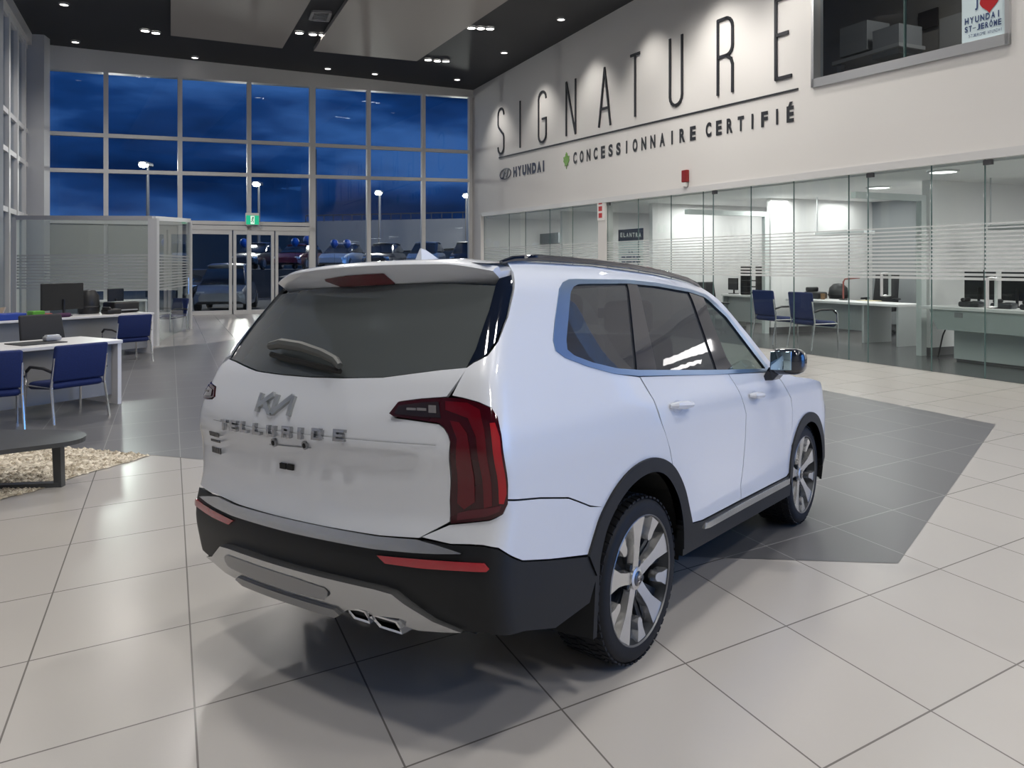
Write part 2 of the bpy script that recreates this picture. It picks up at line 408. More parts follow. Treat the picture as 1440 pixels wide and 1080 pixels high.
# the wall washers over the lettering really light the wall
for px, py in ((709, 73), (789, 26), (643, 111)):
    pass

# ================================================================== right wall with its letters and the upper window
uG = [Rw(676, 302), Rw(1440, 210)]
def zg(u): return uG[0][1] + (uG[1][1] - uG[0][1]) * (u - uG[0][0]) / (uG[1][0] - uG[0][0])
UC = Rw(664, 125)[0]                       # the far corner
wl = [Rw(1143, 124), Rw(1422, 62)]
UL, UR = wl[0][0], wl[1][0]
def wall_piece(b, quad, v0=0.0, v1=0.22):
    b.hexa([RP(u, v1, z) for u, z in quad], [RP(u, v0, z) for u, z in quad])
b = MB()
UN = 9.0
for u0, u1 in ((UN, UR), (UR, UL), (UL, UC)):
    top = [9.1, 9.1]
    if (u0, u1) == (UR, UL): top = [wl[1][1], wl[0][1]]
    wall_piece(b, [(u1, zg(u1)), (u0, zg(u0)), (u0, top[0]), (u1, top[1])])
struct(b.build('wall_right', M_WALL))
# pier between the first two glazed openings and the far end pier
b = MB(); u0, u1 = Rw(852, 300)[0], Rw(841, 300)[0]; wall_piece(b, [(u1, 0), (u0, 0), (u0, zg(u0)), (u1, zg(u1))], 0.0, 0.25)
u0 = Rw(676, 300)[0]; wall_piece(b, [(UC, 0), (u0, 0), (u0, zg(u0)), (UC, zg(UC))], 0.0, 0.25)
struct(b.build('wall_pier', M_WALL)); bpy.data.objects['wall_pier'].name = 'wall_right.001'
# aluminium head rail over the office glass
b = MB(); ua, ub = UN, Rw(678, 302)[0]
b.hexa([RP(ub, 0.14, zg(ub) - .08), RP(ua, 0.14, zg(ua) - .08), RP(ua, -0.03, zg(ua) - .08), RP(ub, -0.03, zg(ub) - .08)], [RP(ub, 0.14, zg(ub) + .06), RP(ua, 0.14, zg(ua) + .06), RP(ua, -0.03, zg(ua) + .06), RP(ub, -0.03, zg(ub) + .06)])
struct(b.build('trim_1', M_ALU))
# upper window
fr = MB()
zb = lambda u: wl[1][1] + (wl[0][1] - wl[1][1]) * (u - UR) / (UL - UR)
fr.hexa([RP(UL, -.05, zb(UL)), RP(UR, -.05, zb(UR)), RP(UR, .2, zb(UR)), RP(UL, .2, zb(UL))], [RP(UL, -.05, zb(UL) + .17), RP(UR, -.05, zb(UR) + .17), RP(UR, .2, zb(UR) + .17), RP(UL, .2, zb(UL) + .17)])
for ue, s in ((UL, -1), (UR, 1)):
    fr.hexa([RP(ue, -.05, zb(ue)), RP(ue + s * .07, -.05, zb(ue)), RP(ue + s * .07, .2, zb(ue)), RP(ue, .2, zb(ue))], [RP(ue, -.05, 9.05), RP(ue + s * .07, -.05, 9.05), RP(ue + s * .07, .2, 9.05), RP(ue, .2, 9.05)])
w = struct(fr.build('window_1', M_ALU2))
pn = MB(); pn.hexa([RP(UL - .1, .10, zb(UL) + .16), RP(UR + .1, .10, zb(UR) + .16), RP(UR + .1, .115, zb(UR) + .16), RP(UL - .1, .115, zb(UL) + .16)], [RP(UL - .1, .10, 9.05), RP(UR + .1, .10, 9.05), RP(UR + .1, .115, 9.05), RP(UL - .1, .115, 9.05)])
pn.build('pane', M_PANE, w)
um = Rw(1266, 90)[0]; b = MB(); b.hexa([RP(um, .08, zb(um) + .16), RP(um - .02, .08, zb(um) + .16), RP(um - .02, .13, zb(um) + .16), RP(um, .13, zb(um) + .16)], [RP(um, .08, 9.05), RP(um - .02, .08, 9.05), RP(um - .02, .13, 9.05), RP(um, .13, 9.05)])
b.build('pane_joint', M_GREENEDGE, w)
# dim upstairs office behind it
M_DIMW = mat('upstairs_wall', (0.30, 0.28, 0.255, 1), 0.7); M_DIMG = mat('upstairs_cabinet_grey', (0.34, 0.35, 0.36, 1), 0.5)
b = MB(); b.hexa([RP(UL + 5, 4.6, 4.3), RP(UR - 4, 4.6, 4.3), RP(UR - 4, 4.8, 4.3), RP(UL + 5, 4.8, 4.3)], [RP(UL + 5, 4.6, 9.05), RP(UR - 4, 4.6, 9.05), RP(UR - 4, 4.8, 9.05), RP(UL + 5, 4.8, 9.05)])
b.hexa([RP(UL + 5, .25, 4.1), RP(UR - 4, .25, 4.1), RP(UR - 4, 4.8, 4.1), RP(UL + 5, 4.8, 4.1)], [RP(UL + 5, .25, 4.3), RP(UR - 4, .25, 4.3), RP(UR - 4, 4.8, 4.3), RP(UL + 5, 4.8, 4.3)])
struct(b.build('wall_upstairs', M_DIMW))
def upcab(px0, px1, py, ztop, v0, v1, label):
    (ua, za), (ub, _) = Rw(px0, py), Rw(px1, py)
    return ua, ub
area('upstairs_lamp', RP((UL + UR) / 2 + .5, 2.2, 8.9), 1.2, .6, 46, (1, .93, .84), (0, 0, math.atan2(RE.y, RE.x)))
# wall cabinets seen through the upper window: placed on a line 2.6 m behind the glass
def RV(px, py, v):      # point on the plane v metres behind the right wall
    k = (px - 720) / F; d = (12.95 + v * RK) / (0.44 + k); return AT(px, py, d)
def slab(b, p0, p1, thick_dir, z0a, z1a, z0b, z1b, th):
    q = Vector(thick_dir) * th
    lo = [Vector((p0.x, p0.y, z0a)), Vector((p1.x, p1.y, z0b)), Vector((p1.x, p1.y, z0b)) + q, Vector((p0.x, p0.y, z0a)) + q]
    hi = [Vector((p0.x, p0.y, z1a)), Vector((p1.x, p1.y, z1b)), Vector((p1.x, p1.y, z1b)) + q, Vector((p0.x, p0.y, z1a)) + q]
    return b.hexa(lo, hi)
def upthing(name, label, cat, px0, px1, pt, pb, v, th, m, group=None, skew=0.0):
    a, c = RV(px0, pb, v), RV(px1, pb + skew, v); at_, ct = RV(px0, pt, v), RV(px1, pt + skew, v)
    z0 = (a.z + c.z) / 2; z1 = (at_.z + ct.z) / 2
    b = MB(); slab(b, a, c, RN, z0, z1, z0, z1, th); o = b.build(name, m); tag(o, label, cat, group); return o
upthing('wall_cabinet', 'grey cabinet box upstairs, left of the dark gap behind the high window', 'cabinet', 1181, 1219, 32, 73, 2.6, .7, M_DIMG, skew=5)
upthing('wall_cabinet', 'grey cabinet box upstairs, right of the dark gap behind the high window', 'cabinet', 1227, 1264, 37, 78, 2.6, .7, M_DIMG, skew=3)
upthing('shelf', 'pale shelf board under the grey cabinets behind the high window', 'shelf', 1170, 1264, 74, 79, 2.5, .8, mat('upstairs_shelf', (0.5, 0.5, 0.5, 1), 0.5), skew=0)
upthing('shelf_post', 'pale upright post holding the shelf behind the high window', 'post', 1177, 1183, 92, 125, 2.55, .1, M_DIMG)
upthing('picture', 'small dark picture on the beige wall behind the high window', 'picture', 1291, 1318, 13, 38, 4.5, .05, mat('dark_picture', (0.05, 0.045, 0.045, 1), 0.5), skew=3)
upthing('doorway_frame', 'pale door frame on the wall behind the high window', 'door frame', 1321, 1352, 24, 70, 4.5, .05, mat('upstairs_frame', (0.46, 0.45, 0.43, 1), 0.5), skew=-4)

# window sign
def wall_text(b, s, u0, z0, u1, z1, h0, h1, v, bold=0.0, wf=0.62):
    """letters along the wall from (u0,z0) to (u1,z1); far end first; cap heights h0 -> h1"""
    n = len(s); step = 1.0 / (n - 1 + wf) if n > 1 else 1
    for i, ch in enumerate(s):
        if ch == ' ': continue
        vs_, fs = text_mesh(ch, bold)
        acc = 1.28 if ch in 'ÉÔ' else 1.0
        cw = wf if ch not in "I'." else (0.2 if ch == 'I' else 0.16)
        off = 0 if ch not in "I'." else (wf - cw) / 2
        def f(x, y):
            t_ = (i + off + x * cw) * step; u = u0 + (u1 - u0) * t_; z = z0 + (z1 - z0) * t_; h = h0 + (h1 - h0) * t_
            yy = y * acc
            if ch == "'": yy = .7 + .3 * y
            if ch == '.': yy = .15 * y
            if ch == '-': yy = .42 + .12 * y
            return RP(u, v, z + yy * h)
        b.add([f(x, y) for x, y in vs_], fs)
ws = thing('window_sign', 'white poster with navy lettering and red heart hung inside the high window', 'sign', (0, 0, 0))
(ua, za), (ub, zb_) = Rw(1349, 62), Rw(1418, 45)
b = MB(); b.hexa([RP(ua, .06, za), RP(ub, .06, zb_), RP(ub, .075, zb_), RP(ua, .075, za)], [RP(ua, .06, 7.0), RP(ub, .06, 7.0), RP(ub, .075, 7.0), RP(ua, .075, 7.0)])
b.build('board', mat('poster_board', (0.62, 0.74, 0.78, 1), 0.5), ws)
b = MB()
def signline(s, pa_, pb_, h, **k):
    (x0, y0), (x1, y1) = Rw(*pa_), Rw(*pb_); wall_text(b, s, x0, y0, x1, y1, h, h, .052, **k)
signline('HYUNDAI', (1353.5, 35), (1404, 22), .105, bold=.028, wf=.76)
signline('ST-JÉROME'.replace('É', 'E').replace('O', 'Ô'), (1353.5, 46), (1405, 33.5), .095, bold=.028, wf=.76)
signline("J'", (1368, 14), (1377, 12), .19, bold=.02, wf=.8)
b.build('lettering', mat('poster_navy', (0.02, 0.05, 0.16, 1), 0.5), ws, fix=False)
for w_, xa, ya, xb, yb in (('STJEROME', 1359, 53, 1383, 47.5), ('HYUNDAI', 1386, 47, 1406, 42)):
    b = MB(); signline(w_, (xa, ya), (xb, yb), .05, wf=.8); b.build('small_lettering', mat('poster_blue', (0.05, 0.09, 0.2, 1), 0.5), ws, fix=False)
hc = Rw(1388, 3); b = MB(); hp = []
for k in range(32):
    a = 2 * PI * k / 32; hp.append((16 * math.sin(a) ** 3 / 17, (13 * math.cos(a) - 5 * math.cos(2 * a) - 2 * math.cos(3 * a) - math.cos(4 * a)) / 17))
b.prism(hp, lambda x, y, w_: RP(hc[0] - x * .17, .058 - w_, hc[1] + y * .17), .006); b.build('heart', mat('poster_red', (0.42, 0.01, 0.015, 1), 0.4), ws)

# --- SIGNATURE: one tall thin stroked letter after another
def seg(pts, wd):
    return [(pts[i], pts[i + 1], wd) for i in range(len(pts) - 1)]
ARC = lambda cx, cy, rx, ry, a0, a1, n=8: [(cx + rx * math.cos(math.radians(a0 + (a1 - a0) * i / n)), cy + ry * math.sin(math.radians(a0 + (a1 - a0) * i / n))) for i in range(n + 1)]
GLY = {
 'S': [ARC(.5, .86, .5, .14, 0, 180) + [(0, .66), (.08, .6), (.92, .42), (1, .36)] + ARC(.5, .14, .5, .14, 0, -180)],
 'I': [[(.5, 0), (.5, 1)]],
 'G': [ARC(.5, .86, .5, .14, 0, 180) + ARC(.5, .14, .5, .14, 180, 360) + [(1, .46), (.5, .46)]],
 'N': [[(0, 0), (0, 1), (1, 0), (1, 1)]],
 'A': [[(0, 0), (.5, 1), (1, 0)], [(.14, .30), (.86, .30)]],
 'T': [[(.5, 0), (.5, 1)], [(0, 1), (1, 1)]],
 'U': [[(0, 1)] + ARC(.5, .14, .5, .14, 180, 360) + [(1, 1)]],
 'R': [[(0, 0), (0, 1), (.6, 1)] + ARC(.55, .86, .45, .14, 90, 0, 5) + [(1, .62)] + ARC(.55, .62, .45, .12, 0, -90, 5) + [(0, .5)], [(.55, .5), (.9, .44), (1, .36), (1, 0)]],
 'E': [[(1, 1), (0, 1), (0, 0), (1, 0)], [(0, .55), (.8, .55)]],
}
LET = [('S', 701, 709, 152.7, 216), ('I', 729, 735, 142.7, 207), ('G', 758, 768.5, 129, 200), ('N', 797, 810, 113, 190), ('A', 843, 859, 95.7, 176.7), ('T', 888, 900, 76.7, 163), ('U', 943, 960, 52.7, 148), ('R', 1010.5, 1031, 26, 130.7), ('E', 1092, 1113, -3, 109)]
sig = thing('wall_sign', 'tall thin black letters spelling SIGNATURE along the white wall', 'sign', (0, 0, 0))
for i, (ch, x0, x1, yt, yb) in enumerate(LET):
    xm = (x0 + x1) / 2; ua, ub = Rw(x0, yb)[0], Rw(x1, yb)[0]
    sl = -0.23
    zt0 = Rw(xm, yt)[1]; zb0 = Rw(xm, yb)[1]; wd = 0.072
    # keep the baseline on the underline's slope
    (ul0, zl0), (ul1, zl1) = Rw(702, 222), Rw(1123, 125); ks = (zl1 - zl0) / (ul1 - ul0); um_ = (ua + ub) / 2
    b = MB()
    def mpz(x, y):
        u = ua + (ub - ua) * x; return u, zb0 + (zt0 - zb0) * y + ks * (u - um_)
    for pl in GLY[ch]:
        pp = [mpz(*p) for p in pl]
        for k in range(len(pp) - 1):
            a_, c_ = Vector(pp[k]), Vector(pp[k + 1]); d_ = (c_ - a_).normalized(); n_ = Vector((-d_.y, d_.x)) * wd / 2
            a2 = a_ - d_ * (wd * .3 if ch not in 'N' else 0); c2 = c_ + d_ * (wd * .3 if ch not in 'N' else 0)
            b.prism([a2 - n_, c2 - n_, c2 + n_, a2 + n_], lambda u, z, w_: RP(u, -.004 - w_, z), .03)
    b.build('letter', M_TXT, sig)
b = MB(); (u0, z0), (u1, z1) = Rw(702, 222), Rw(1123, 125)
b.prism([(u0, z0 - .026), (u1, z1 - .018), (u1, z1 + .018), (u0, z0 + .026)], lambda u, z, w_: RP(u, -.004 - w_, z), .02); tag(b.build('wall_stripe', M_TXT), 'thin dark line under the tall lettering on the white wall', 'line')
# --- CONCESSIONNAIRE CERTIFIE with the green leaf
cs = thing('wall_sign', 'smaller black lettering CONCESSIONNAIRE CERTIFIÉ under the line on the white wall', 'sign', (0, 0, 0))
for word, pa_, pb_, ha, hb in (('CONCESSIONNAIRE', (806.5, 231), (979, 196.5), 16.5, 20), ('CERTIFIÉ', (993, 193.5), (1117, 171), 20.5, 22.5)):
    (u0, z0), (u1, z1) = Rw(*pa_), Rw(*pb_); h0 = Rw(pa_[0], pa_[1] - ha)[1] - z0; h1 = Rw(pb_[0], pb_[1] - hb)[1] - z1
    for i, ch in enumerate(word):
        b = MB(); n = len(word); wf = .55; step = 1 / (n - 1 + wf); vs_, fs = text_mesh(ch, .045); acc = 1.28 if ch == 'É' else 1
        cw, off = (wf, 0) if ch != 'I' else (.17, .19)
        def f(x, y, w_=0):
            t_ = (i + off + x * cw) * step; return RP(u0 + (u1 - u0) * t_, -.012, z0 + (z1 - z0) * t_ + y * acc * (h0 + (h1 - h0) * t_))
        b.add([f(x, y) for x, y in vs_], fs)
        b.build('letter', M_TXT, cs, fix=False)
lf = [(0, -1), (.06, -.5), (.55, -.62), (.42, -.42), (1, .02), (.82, .12), (.95, .5), (.6, .42), (.52, .56), (.2, .2), (.33, .82), (.14, .72), (0, 1)]
lf = lf + [(-x, y) for x, y in lf[-2:0:-1]]
lu, lz = Rw(797, 226); b = MB(); b.prism(lf, lambda x, y, w_: RP(lu - x * .20, -.004 - w_, lz + y * .27), .02); b.build('leaf_emblem', mat('leaf_green', (0.16, 0.33, 0.06, 1), 0.5), cs)
# --- maker's name with its oval emblem
hy = thing('wall_sign', 'navy lettering HYUNDAI with an oval emblem at the far end of the white wall', 'sign', (0, 0, 0))
(u0, z0), (u1, z1) = Rw(722, 249.5), Rw(769, 240.5); hh = Rw(722, 234)[1] - Rw(722, 248.5)[1]
for i, ch in enumerate('HYUNDAI'):
    b = MB(); vs_, fs = text_mesh(ch, .075); wf = .82; step = 1 / (6 + wf); cw, off = (wf, 0) if ch != 'I' else (.28, .1)
    f = lambda x, y: RP(u0 + (u1 - u0) * (i + off + x * cw) * step, -.012, z0 + (z1 - z0) * (i + off + x * cw) * step + y * hh)
    b.add([f(x, y) for x, y in vs_], fs)
    b.build('letter', M_NAVYTXT, hy, fix=False)
ou, oz = Rw(711, 244.5); b = MB(); rx_, rz_ = abs(Rw(703, 244)[0] - Rw(719, 244)[0]) / 2, .21
ring = [(math.cos(2 * PI * k / 28), math.sin(2 * PI * k / 28)) for k in range(28)]
for k in range(28):
    a_, c_ = ring[k], ring[(k + 1) % 28]
    b.prism([(a_[0], a_[1]), (c_[0], c_[1]), (c_[0] * .86, c_[1] * .82), (a_[0] * .86, a_[1] * .82)], lambda x, y, w_: RP(ou - x * rx_, -.004 - w_, oz + y * rz_), .02)
for pl in ([(-.55, -.62), (-.32, -.70), (-.02, .68), (-.28, .6)], [(.02, -.66), (.28, -.6), (.55, .62), (.32, .70)], [(-.42, -.12), (.36, .06), (.42, .22), (-.36, .06)]):
    b.prism(pl, lambda x, y, w_: RP(ou - x * rx_, -.004 - w_, oz + y * rz_), .02)
b.build('emblem', mat('emblem_grey', (0.045, 0.05, 0.07, 1), 0.4), hy)
# --- red fire strobe and small red notice
su, sz = Rw(966, 249); st = thing('fire_strobe', 'small red fire alarm box on the white wall above the offices', 'alarm', RP(su, 0, sz))
st.rotation_euler = (0, 0, math.atan2(RE.y, RE.x))
MB().rbox((0, .05, .02), (.20, .10, .30), .02).build('housing', mat('alarm_red', (0.25, 0.018, 0.018, 1), 0.4), st)
MB().rbox((0, .05, -.19), (.13, .08, .11), .02).build('lens', mat('alarm_lens', (0.75, 0.74, 0.72, 1), 0.2), st)
nu, nz_ = Rw(845, 294); b = MB(); b.prism([(nu - .22, nz_ - .33), (nu + .18, nz_ - .33), (nu + .18, nz_ + .33), (nu - .22, nz_ + .33)], lambda u, z, w_: RP(u, -.004 - w_, z), .012)
sg = b.build('notice', mat('notice_white', (0.8, 0.78, 0.76, 1), 0.5)); tag(sg, 'narrow white notice with red print on the pier between office windows', 'notice')
b = MB()
for k in range(3): b.prism([(nu - .1, nz_ - .26 + k * .2), (nu + .1, nz_ - .26 + k * .2), (nu + .1, nz_ - .12 + k * .2), (nu - .1, nz_ - .12 + k * .2)], lambda u, z, w_: RP(u, -.018 - w_, z), .004)
b.build('red_print', mat('notice_red', (0.5, 0.03, 0.03, 1), 0.5), sg)
# ================================================================== offices behind the right wall
# back wall, ceiling, cross walls
OD = 6.35
b = MB(); b.hexa([RP(36, OD, 0), RP(8.8, OD, 0), RP(8.8, OD + .2, 0), RP(36, OD + .2, 0)], [RP(36, OD, 4.0), RP(8.8, OD, 4.0), RP(8.8, OD + .2, 4.0), RP(36, OD + .2, 4.0)])
struct(b.build('wall_offices', M_OFFW))
b = MB()
zc_ = lambda u: zg(u) - 0.10
b.hexa([RP(36, .26, zc_(36)), RP(8.8, .26, zc_(8.8)), RP(8.8, OD, zc_(8.8)), RP(36, OD, zc_(36))], [RP(36, .26, zc_(36) + .1), RP(8.8, .26, zc_(8.8) + .1), RP(8.8, OD, zc_(8.8) + .1), RP(36, OD, zc_(36) + .1)])
struct(b.build('ceiling.001', M_OFFW)); 
def cross_wall(px, py, v0, th=.16, name='wall_partition'):
    u = py if px is None else RU(*G(px, py)[:2])[0]
    b = MB(); b.hexa([RP(u, v0, 0), RP(u + th, v0, 0), RP(u + th, OD, 0), RP(u, OD, 0)], [RP(u, v0, zc_(u)), RP(u + th, v0, zc_(u)), RP(u + th, OD, zc_(u)), RP(u, OD, zc_(u))])
    o = struct(b.build(name, M_OFFW))
    b = MB(); b.hexa([RP(u - .015, v0 - .015, 0), RP(u + th + .015, v0 - .015, 0), RP(u + th + .015, OD, 0), RP(u - .015, OD, 0)], [RP(u - .015, v0 - .015, .16), RP(u + th + .015, v0 - .015, .16), RP(u + th + .015, OD, .16), RP(u - .015, OD, .16)])
    struct(b.build('baseboard_partition', M_BASEB))
    return u
UA = cross_wall(1305, 500.5, 2.02, .18)
UB = cross_wall(None, 21.5, 2.69, .16)
UCc = cross_wall(921, 459, 1.2, .16)
UD = cross_wall(770, 446, .8, .16)
b = MB(); b.hexa([RP(36, OD - .02, 0), RP(8.8, OD - .02, 0), RP(8.8, OD, 0), RP(36, OD, 0)], [RP(36, OD - .02, .18), RP(8.8, OD - .02, .18), RP(8.8, OD, .18), RP(36, OD, .18)])
struct(b.build('baseboard_offices', M_BASEB))
# tall white door frames (glazed inner doors) beside the cross walls, dark corridor doors behind
def inner_frame(u, v, wd, n, back=True):
    b = MB(); h = 3.05
    for a, c in ((wd - .14, wd),):
        b.hexa([RP(u, v + a, 0), RP(u + .12, v + a, 0), RP(u + .12, v + c, 0), RP(u, v + c, 0)], [RP(u, v + a, h), RP(u + .12, v + a, h), RP(u + .12, v + c, h), RP(u, v + c, h)])
    b.hexa([RP(u, .07, h), RP(u + .12, .07, h), RP(u + .12, v + wd, h), RP(u, v + wd, h)], [RP(u, .07, h + .12), RP(u + .12, .07, h + .12), RP(u + .12, v + wd, h + .12), RP(u, v + wd, h + .12)])
    return struct(b.build('door_%d' % n, mat('frame_white', (0.66, 0.70, 0.69, 1), 0.4)))
inner_frame(UA + .02, .75, 1.2, 1); inner_frame(UB + .02, 1.5, 1.15, 2)
# grey corridor wall panels seen on the back wall of each office
M_GREYP = mat('grey_wall_panel', (0.30, 0.315, 0.325, 1), 0.5)
def back_panel(px0, px1, yt, label):
    a, c = RV(px0, 400, OD - .06), RV(px1, 400, OD - .06); zt = RV((px0 + px1) / 2, yt, OD - .06).z
    b = MB(); slab(b, a, c, RN, .18, zt, .18, zt, .04); o = b.build('wall_panel', M_GREYP); tag(o, label, 'wall panel'); return o
back_panel(1212, 1297, 262, 'grey wall panel on the office back wall, behind the black office chair')
back_panel(1036, 1080, 278, 'grey wall panel on the back wall of the middle office')

# glass front: panes between the joints
JO = [1470, 1381, 1306, 1217, 1190, 1113, 1053, 1000, 986, 941, 895, 852]
JO2 = [841, 803, 771, 737, 714, 679]
wi = 2; di = 3
def handle(parent, u, z0, z1, v=-.05):
    b = MB(); a = .09
    b.tube([RP(u, .0, z1), RP(u, -.09, z1), RP(u, -.09, z0), RP(u, 0, z0)], .024, 8); b.tube([RP(u, .0, z1), RP(u, .11, z1), RP(u, .11, z0), RP(u, 0, z0)], .024, 8)
    b.build('door_handle', mat('white_steel', (0.72, 0.73, 0.73, 1), .25, .3), parent, True)
STZ = [(1.55 + .068 * i) for i in range(14)]
for lst in (JO, JO2):
    for i in range(len(lst) - 1):
        pr_, pl_ = lst[i], lst[i + 1]; u0, u1 = Rw(pr_, 300)[0] + .012, Rw(pl_, 300)[0] - .012
        door = pr_ in (1470, 1306, 1053, 895)
        if lst is JO and pr_ == 1470: door = False
        b = MB(); b.hexa([RP(u1, .05, .01), RP(u0, .05, .01), RP(u0, .066, .01), RP(u1, .066, .01)], [RP(u1, .05, zg(u1) - .08), RP(u0, .05, zg(u0) - .08), RP(u0, .066, zg(u0) - .08), RP(u1, .066, zg(u1) - .08)])
        isd = (pr_, pl_) in ((1306, 1217), (1470, 1381), (1053, 1000), (895, 852))
        nm = ('door_%d' % di) if isd else ('window_%d' % wi)
        if isd: di += 1
        else: wi += 1
        o = struct(b.build(nm, M_OGLASS))
        # dark polished edge
        b = MB(); b.hexa([RP(u1 + .010, .048, .0), RP(u1 - .004, .048, .0), RP(u1 - .004, .068, .0), RP(u1 + .010, .068, .0)], [RP(u1 + .010, .048, zg(u1) - .08), RP(u1 - .004, .048, zg(u1) - .08), RP(u1 - .004, .068, zg(u1) - .08), RP(u1 + .010, .068, zg(u1) - .08)])
        b.build('glass_edge', M_GREENEDGE, o)
        b = MB()
        for k, z in enumerate(STZ):
            hgt = .042 - .0015 * k
            b.hexa([RP(u1, .044, z), RP(u0, .044, z), RP(u0, .046, z), RP(u1, .046, z)], [RP(u1, .044, z + hgt), RP(u0, .044, z + hgt), RP(u0, .046, z + hgt), RP(u1, .046, z + hgt)])
        b.build('frosted_stripes', M_FROST, o)
        if isd:
            if pr_ == 1306: handle(o, Rw(1245, 400)[0], Rw(1245, 416)[1], Rw(1245, 385)[1])
            if pr_ == 1470: handle(o, Rw(1394, 400)[0], Rw(1394, 432)[1], Rw(1394, 391)[1])
            cl = MB(); cl.hexa([RP(u1 + .02, .03, zg(u1) - .17), RP(u1 - .12, .03, zg(u1) - .17), RP(u1 - .12, .085, zg(u1) - .17), RP(u1 + .02, .085, zg(u1) - .17)], [RP(u1 + .02, .03, zg(u1) - .09), RP(u1 - .12, .03, zg(u1) - .09), RP(u1 - .12, .085, zg(u1) - .09), RP(u1 + .02, .085, zg(u1) - .09)])
            cl.build('hinge_block', mat('hinge_grey', (0.1, 0.1, 0.105, 1), .4), o)
# unseen glazing nearer than the offices, added so the blue glow reaches the car
for u0, u1 in ((9.0, 4.8), (4.8, .6), (.6, -3.6)):
    b = MB(); b.hexa([RP(u0, .05, .05), RP(u1, .05, .05), RP(u1, .066, .05), RP(u0, .066, .05)], [RP(u0, .05, 9.0), RP(u1, .05, 9.0), RP(u1, .066, 9.0), RP(u0, .066, 9.0)]); struct(b.build('window_%d' % wi, M_PANE)); wi += 1
    b = MB(); b.hexa([RP(u1, -.06, 0), RP(u1 - .12, -.06, 0), RP(u1 - .12, .16, 0), RP(u1, .16, 0)], [RP(u1, -.06, 9.05), RP(u1 - .12, -.06, 9.05), RP(u1 - .12, .16, 9.05), RP(u1, .16, 9.05)]); struct(b.build('trim_%d' % (90 + wi), M_ALU))
# office ceiling lamps (real light)
for u_, k in ((10.5, .8), (13.2, 1.0), (UA + 1.7, 1.15), (UA + 4.6, .8), (UB + 2.2, 1.0), (UCc + 2.5, .9), (UCc + 6.0, .8), (UD + 3.5, .8)):
    p = RP(u_, 2.6, zc_(u_) - .06); area('office_lamp', p, 1.3, 1.3, 58 * k, (1.0, .97, .95), (0, 0, math.atan2(RE.y, RE.x)))
    p = RP(u_, 4.9, zc_(u_) - .06); area('office_lamp', p, .9, .9, 28 * k, (1.0, .97, .95), (0, 0, math.atan2(RE.y, RE.x)))
for px, py, lb in ((1326, 239, 'oval ceiling light glowing in the right office'), (1236, 261, 'oval ceiling light glowing above the black office chair')):
    v = 2.0 if px > 1300 else 4.6
    p = RV(px, py, v); u_, v_ = RU(p.x, p.y); z = zc_(u_)
    k = (px - 720) / F; d = F * (z - EYE) / (HOR - py); p = AT(px, py, d); u_, v_ = RU(p.x, p.y)
    t_ = thing('ceiling_light', lb, 'light', (p.x, p.y, zc_(u_)))
    MB().lathe([(.26, -.003), (.26, -.03), (.22, -.035), (.22, -.003)], n=20).build('trim_ring', M_ALU, t_, True)
    MB().lathe([(0, -.03), (.22, -.028), (.22, -.008), (0, -.008)], n=20).build('lamp_face', emis('office_glow', (1, .97, .95), 3), t_)

# ================================================================== back glass wall (curtain wall)
VX = [60, 149, 253, 350, 439, 518, 595, 661]
rows = [((63, 97), (660, 137)), ((63, 188), (660, 214)), ((63, 240), (660, 254)), ((63, 309), (440, 316))]
def rz_(i, u):
    (a, c) = rows[i]; (u0, z0), (u1, z1) = Bw(*a), Bw(*c); return z0 + (z1 - z0) * (u - u0) / (u1 - u0)
US = [Bw(x, 300)[0] for x in VX]
def bbox(b, u0, u1, z00, z01, z10, z11, v0, v1):
    """z00,z01 lower/upper at u0 ; z10,z11 at u1"""
    return b.hexa([BP(u0, v0, z00), BP(u1, v0, z10), BP(u1, v1, z10), BP(u0, v1, z00)], [BP(u0, v0, z01), BP(u1, v0, z11), BP(u1, v1, z11), BP(u0, v1, z01)])
tr = 2
b = MB(); uL = Bw(30, 90)[0]; bbox(b, uL, US[-1] + .3, rz_(0, uL), 9.05, rz_(0, US[-1]), 9.05, -.1, .25); struct(b.build('wall_back', M_ALU))
for i, u in enumerate(US):
    wdt = .075 if i not in (0, 4) else .11
    top = rz_(0, u); bot = 0
    b = MB(); bbox(b, u - wdt, u + wdt, bot, top, bot, top, -.09, .09); struct(b.build('trim_%d' % tr, M_ALU)); tr += 1
for i in (1, 2):
    b = MB(); bbox(b, US[0] - 1.2, US[-1], rz_(i, US[0]) - .065, rz_(i, US[0]) + .065, rz_(i, US[-1]) - .065, rz_(i, US[-1]) + .065, -.075, .075); struct(b.build('trim_%d' % tr, M_ALU)); tr += 1
b = MB(); bbox(b, US[0] - 1.2, US[4], rz_(3, US[0]) - .065, rz_(3, US[0]) + .065, rz_(3, US[4]) - .065, rz_(3, US[4]) + .065, -.075, .075); struct(b.build('trim_%d' % tr, M_ALU)); tr += 1
b = MB(); bbox(b, US[0] - 1.2, US[2], 0, .12, 0, .12, -.08, .08); bbox(b, US[4], US[-1], 0, .12, 0, .12, -.08, .08); struct(b.build('trim_%d' % tr, M_ALU)); tr += 1
for i in range(7):
    u0, u1 = US[i] + .06, US[i + 1] - .06
    rr = [0, 1, 2, 3] if i < 4 else [0, 1, 2]
    for k in rr:
        lo0 = rz_(k + 1, u0) if (k + 1 < len(rr) or (i < 4 and k < 3)) else .1
        lo1 = rz_(k + 1, u1) if (k + 1 < len(rr) or (i < 4 and k < 3)) else .1
        if i in (2, 3) and k == 3: continue                # the entrance doors stand here
        b = MB(); bbox(b, u0, u1, lo0, rz_(k, u0), lo1, rz_(k, u1), -.008, .008); struct(b.build('window_%d' % wi, M_PANE)); wi += 1
